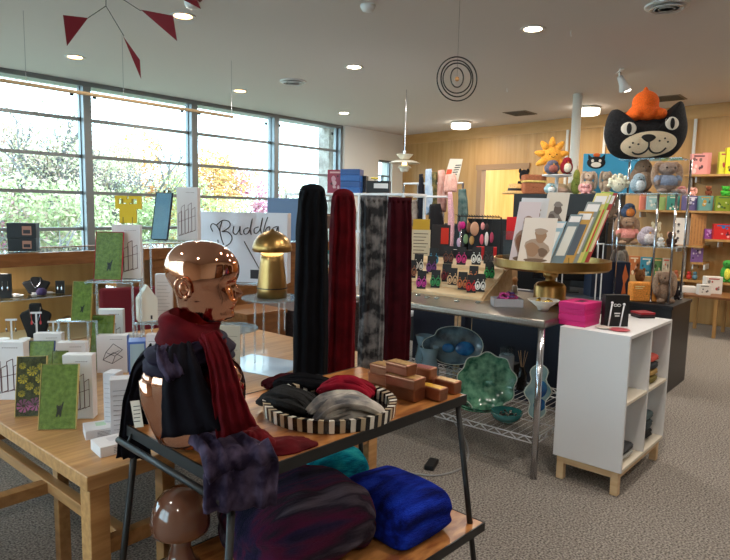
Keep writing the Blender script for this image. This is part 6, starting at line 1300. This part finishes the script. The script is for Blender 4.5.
MB().bb((-.07,r0.y-oy-.05,0), (.15,r0.y-oy+.05,.03)).bb((-.07,r1.y-oy-.05,0), (.15,r1.y-oy+.05,.03)).build('foot', M_chrome, t)
def garment(label, x0, y0, x1, y1, c, c2=None, seed=0, X=GX-.0, name='hanging_garment', cat_='garment'):
    a, b = at((x0+x1)/2, y0, X=X), at((x0+x1)/2, y1, X=X); w = (x1-x0)*depth(a)/F; m = MB()
    sweep(m, [(X,b.y,b.z), (X,b.y,(a.z+b.z)/2), (X,a.y,a.z)], [w,w*1.05,w*.7], .06, Vector((.3,-.95,0)), 4, .012, seed, n=24, sub=6)
    return tag(m.build(name, fur(c) if c2 is None else mat('cloth_%d' % seed, c, .9, col2=c2, scale=14), None, smooth=True), label, cat_, 'clothes and scarves on the garment rack')
garment('dark navy garment at the left of the rack', 418, 174, 424, 222, (26,28,40), seed=1); garment('pale blue shirt hanging on the rack', 424, 169, 433, 215, (150,180,214), (206,220,236), 2, GX-.03)
garment('olive patterned garment between the blue shirt and the pink one', 431, 172, 438, 222, (70,74,50), (150,130,80), 3); garment('dusty pink scarf bundled over the rack bar', 437, 170, 446, 212, (196,140,130), (222,180,168), 4, GX-.02)
garment('pink wrap draped below the poster', 444, 174, 457, 192, (222,164,152), None, 5, GX-.06); garment('teal fabric hanging at the right end of the rack', 457, 189, 467, 226, (60,90,90), (110,130,126), 6); garment('pink strap hanging down beside the earring rack', 447, 192, 453, 250, (206,160,170), None, 7, GX-.12)
garment('black fringed fabric hanging low on the rack', 427, 204, 443, 250, (22,20,24), None, 8, GX-.14); garment('grey spotted fabric at the left of the rack', 407, 200, 418, 226, (110,96,90), (160,146,136), 9, GX-.05)
p, w, h = span(443, 158, 459, 181, X=GX); t = thing('poster_board', 'white poster with an orange block and black bars atop the rack', 'poster', (GX+.03,p.y,r0.z+.014), rad(-55), rx=rad(0)); u = h
MB().prism([(-w*.55,0),(w*.35,0),(w*.6,u),(-w*.2,u)], (0,0,0), (1,0,0), (0,0,1), (0,1,0), .012).build('board', flat((226,220,206)), t)
MB().prism([(-w*.5,.03),(-w*.15,.03),(-w*.02,u*.55),(-w*.34,u*.55)], (0,-.001,0), (1,0,0), (0,0,1), (0,1,0), .001).build('orange_block', flat((220,90,60)), t)
m = MB(); [m.prism([(-w*.1+i*.01,u*(.2+.1*i)),(w*.2+i*.012,u*(.22+.1*i)),(w*.2+i*.012,u*(.26+.1*i)),(-w*.1+i*.01,u*(.24+.1*i))], (0,-.001,0), (1,0,0), (0,0,1), (0,1,0), .001) for i in range(6)]; m.build('printed_bars', M_black, t)
# hanging accessory rack
AXx = 6.34
aA, aB = at(458, 216, X=AXx), at(500, 217, X=AXx); t = thing('accessory_rack', 'black comb-like rack hung with keyrings and earrings', 'rack', (AXx,aB.y,0)); Lr = aA.y-aB.y
MB().tube([(0,0,aA.z), (0,Lr,aA.z)], .008, 6).build('bar', M_black, t); [MB().tube([(0,Lr*i/16,aA.z), (-.05,Lr*i/16,aA.z+.02)], .004, 5).build('hook', M_black, t) for i in range(17)]
for b in (0, Lr): MB().tube([(.03,b,0), (.03,b,aA.z)], .01, 6).build('post', M_black, t)
MB().bb((-.06,-.03,0), (.08,Lr+.03,.02)).build('base', M_black, t)
for i, (px, y0, y1, w_, c, lb) in enumerate(((460,219,232,4,(170,80,120),'mauve'), (463,220,229,6,(200,30,130),'magenta'), (469,220,233,5,(110,70,50),'brown'), (475,219,236,9,(196,150,120),'beige rabbit-shaped'), (483,221,230,4,(226,150,150),'rose'), (487,222,231,4,(60,40,40),'dark'), (466,232,244,5,(120,150,110),'green beaded'), (472,234,245,5,(190,150,90),'amber beaded'), (482,232,245,4,(214,90,110),'red striped'), (487,229,246,4,(226,216,214),'white striped'), (492,230,243,4,(170,60,90),'crimson tasselled'), (459,236,247,4,(200,170,200),'lilac beaded'))):
    a, b = at(px, y0, X=AXx-.05), at(px, y1, X=AXx-.05); s_ = depth(a)/F; h = a.z-b.z
    q = thing('hanging_charm', '%s charm hanging on the black accessory rack' % lb, 'accessory', (a.x,a.y,b.z), rad(-50), 'charms hanging on the accessory rack'); MB().ball((0,0,h*.42), (w_*s_*.5,.01,h*.42), 12, 8).build('charm', flat(c), q, smooth=True); MB().tube([(0,0,h*.8),(0,0,aA.z-b.z)], .0025, 5).build('cord', M_black, q)
# shop boxes in the background
block('black_counter', 'long black counter behind the earring board', (6.0,3.2,0), (6.2,4.7,1.06), M_black, 'counter')
t = sbox('red and black tilted book display left of the accessory rack', 431, 225, 449, 262, 1.061, (40,34,34), None, 'book_display', 6.08, None, .03, cat_='book'); MB().bb((.0,-.003,.14), (.09,0,.33)).build('red_cover', flat((206,50,34), .3), t)
sbox('red gift box in front of the accessory rack', 476, 247, 496, 260, 1.061, (196,24,28), None, 'gift_box', 6.06, None, .08); sbox('black tray behind the earring cards', 450, 250, 474, 258, 1.061, (24,24,28), None, 'tray', 6.06, None, .08, cat_='tray')
sbox('red box standing against the black cabinet', 506, 217, 518, 240, 1.061 if False else at(512,240,X=6.65).z, (206,26,34), None, 'red_panel', 6.7, None, .04, cat_='panel')
t = block('black_display', 'black display cabinet right of the doorway', (6.72,4.06,0), (7.2,4.75,1.42), M_black, 'cabinet')
# straw hat and dark hat
p = at(515, 214, X=7.0); t = thing('straw_hat', 'straw hat with a dark band on the black cabinet', 'hat', (6.98,p.y,CZT)); MB().lathe([(.001,.12),(.06,.125),(.085,.11),(.095,.03),(.16,.0),(.165,.006),(.1,.04),(.001,.04)], n=28).build('straw_body', mat('straw', (196,156,96), .8, col2=(222,186,126), scale=60), t, smooth=True); MB().lathe([(.094,.035),(.097,.035),(.092,.07),(.089,.07)], n=28).build('band', M_black, t)
# poster in the room beyond
t = tag(MB().bb((13.16,6.2,1.45), (13.19,6.55,2.05)).build('wall_notice', M_white, None), 'white notice on the yellow wall beyond the doorway', 'notice')
# white wire stand behind brass tray
p = at(577, 262, X=5.1); t = thing('wire_stand', 'small white wire frame stand behind the brass tray', 'stand', (5.1,p.y,.861)); hh = at(577,243,X=5.1).z-.861; w_ = .17
MB().tube([(0,-w_,0),(0,-w_,hh),(0,w_,hh),(0,w_,0)], .006, 6).tube([(.12,-w_,0),(.12,-w_,hh),(.12,w_,hh),(.12,w_,0)], .006, 6).tube([(0,-w_,hh),(.12,-w_,hh)], .006, 6).tube([(0,w_,hh),(.12,w_,hh)], .006, 6).build('wire_frame', M_white, t)
# monitor dark panel behind booklets
t = thing('monitor', 'large dark screen behind the brass tray, right of the booklets', 'screen', (6.0, at(568,262,X=6.0).y, PZ+.001), rad(-70))
sw = 34*depth((6.0,2.2,1.2))/F; sh = at(580,216,X=6.0).z-PZ
MB().bb((-sw,0,.12), (sw,.04,sh)).build('screen', M_blackg, t, bevel=.004); MB().bb((-.03,.03,.0), (.03,.06,.14)).bb((-.12,-.02,0), (.12,.12,.012)).build('stand', M_black, t)
# shelving added along the right wall, out of view, to enrich copper reflections
for i, (x, lb) in enumerate(((.5,'dark bookcase added along the right wall for reflections, nearest end'), (2.8,'dark bookcase added along the right wall for reflections, middle'), (5.1,'dark bookcase added along the right wall for reflections, far end'))):
    t = thing('bookcase', lb, 'bookcase', (x,-3.4,0), 0, 'bookcases added for reflections'); m = MB().bb((0,-.35,0), (1.8,-.33,2.1))
    m.build('back_panel', M_cased, t)
    for z in (.02,.5,.95,1.4,1.85,2.1): MB().bb((0,-.33,z-.02), (1.8,0,z)).build('shelf', M_black, t)
    for a in (0,1.77): MB().bb((a,-.33,0), (a+.03,0,2.1)).build('side_panel', M_black, t)

t = thing('reflection_table', 'black table with cartons added beyond the frame for reflections', 'table', (1.7,-1.3,0))  # unseen table and cartons, added for the copper head to reflect
MB().bb((0,0,.86), (1.1,.7,.9)).build('tabletop', M_black, t)
for a in (.03,1.07):
    for b in (.03,.67): MB().bb((a-.02,b-.02,0), (a+.02,b+.02,.86)).build('leg', M_black, t)
for i, (x, y, h, c, lb) in enumerate(((1.9,-1.1,.3,(214,214,216),'white carton added on the unseen black table for reflections'), (2.3,-1.0,.42,(90,50,120),'violet carton added on the unseen black table for reflections'), (2.6,-.9,.25,(190,60,50),'red carton added on the unseen black table for reflections'))):
    tag(MB().bb((-.1,-.07,0), (.1,.07,h)).build('carton', flat(c), None, (x,y,.901), rad(20*i), bevel=.003), lb, 'box', 'cartons added for reflections')

# features that sit on a part belong to that part
for o in list(bpy.data.objects):
    if o.type != 'MESH' or o.parent is None or o.parent.type != 'EMPTY': continue
    n = o.name.split('.')[0]
    if n in ('eye','smile','beak','belly','stamp','muzzle','pupil','nose','mouth','freckle'): want = ('body','head')
    elif n == 'lid_label': want = ('lid',)
    elif n in ('necklace',): want = ('bust_form',)
    elif n in ('diffuser','seam') and o.parent.name.startswith('mushroom'): want = ('base',)
    else: continue
    for c in o.parent.children:
        if c is not o and c.name.split('.')[0] in want and c.location.length < 1e-6 and abs(c.rotation_euler.x) < 1e-6: o.parent = c; break
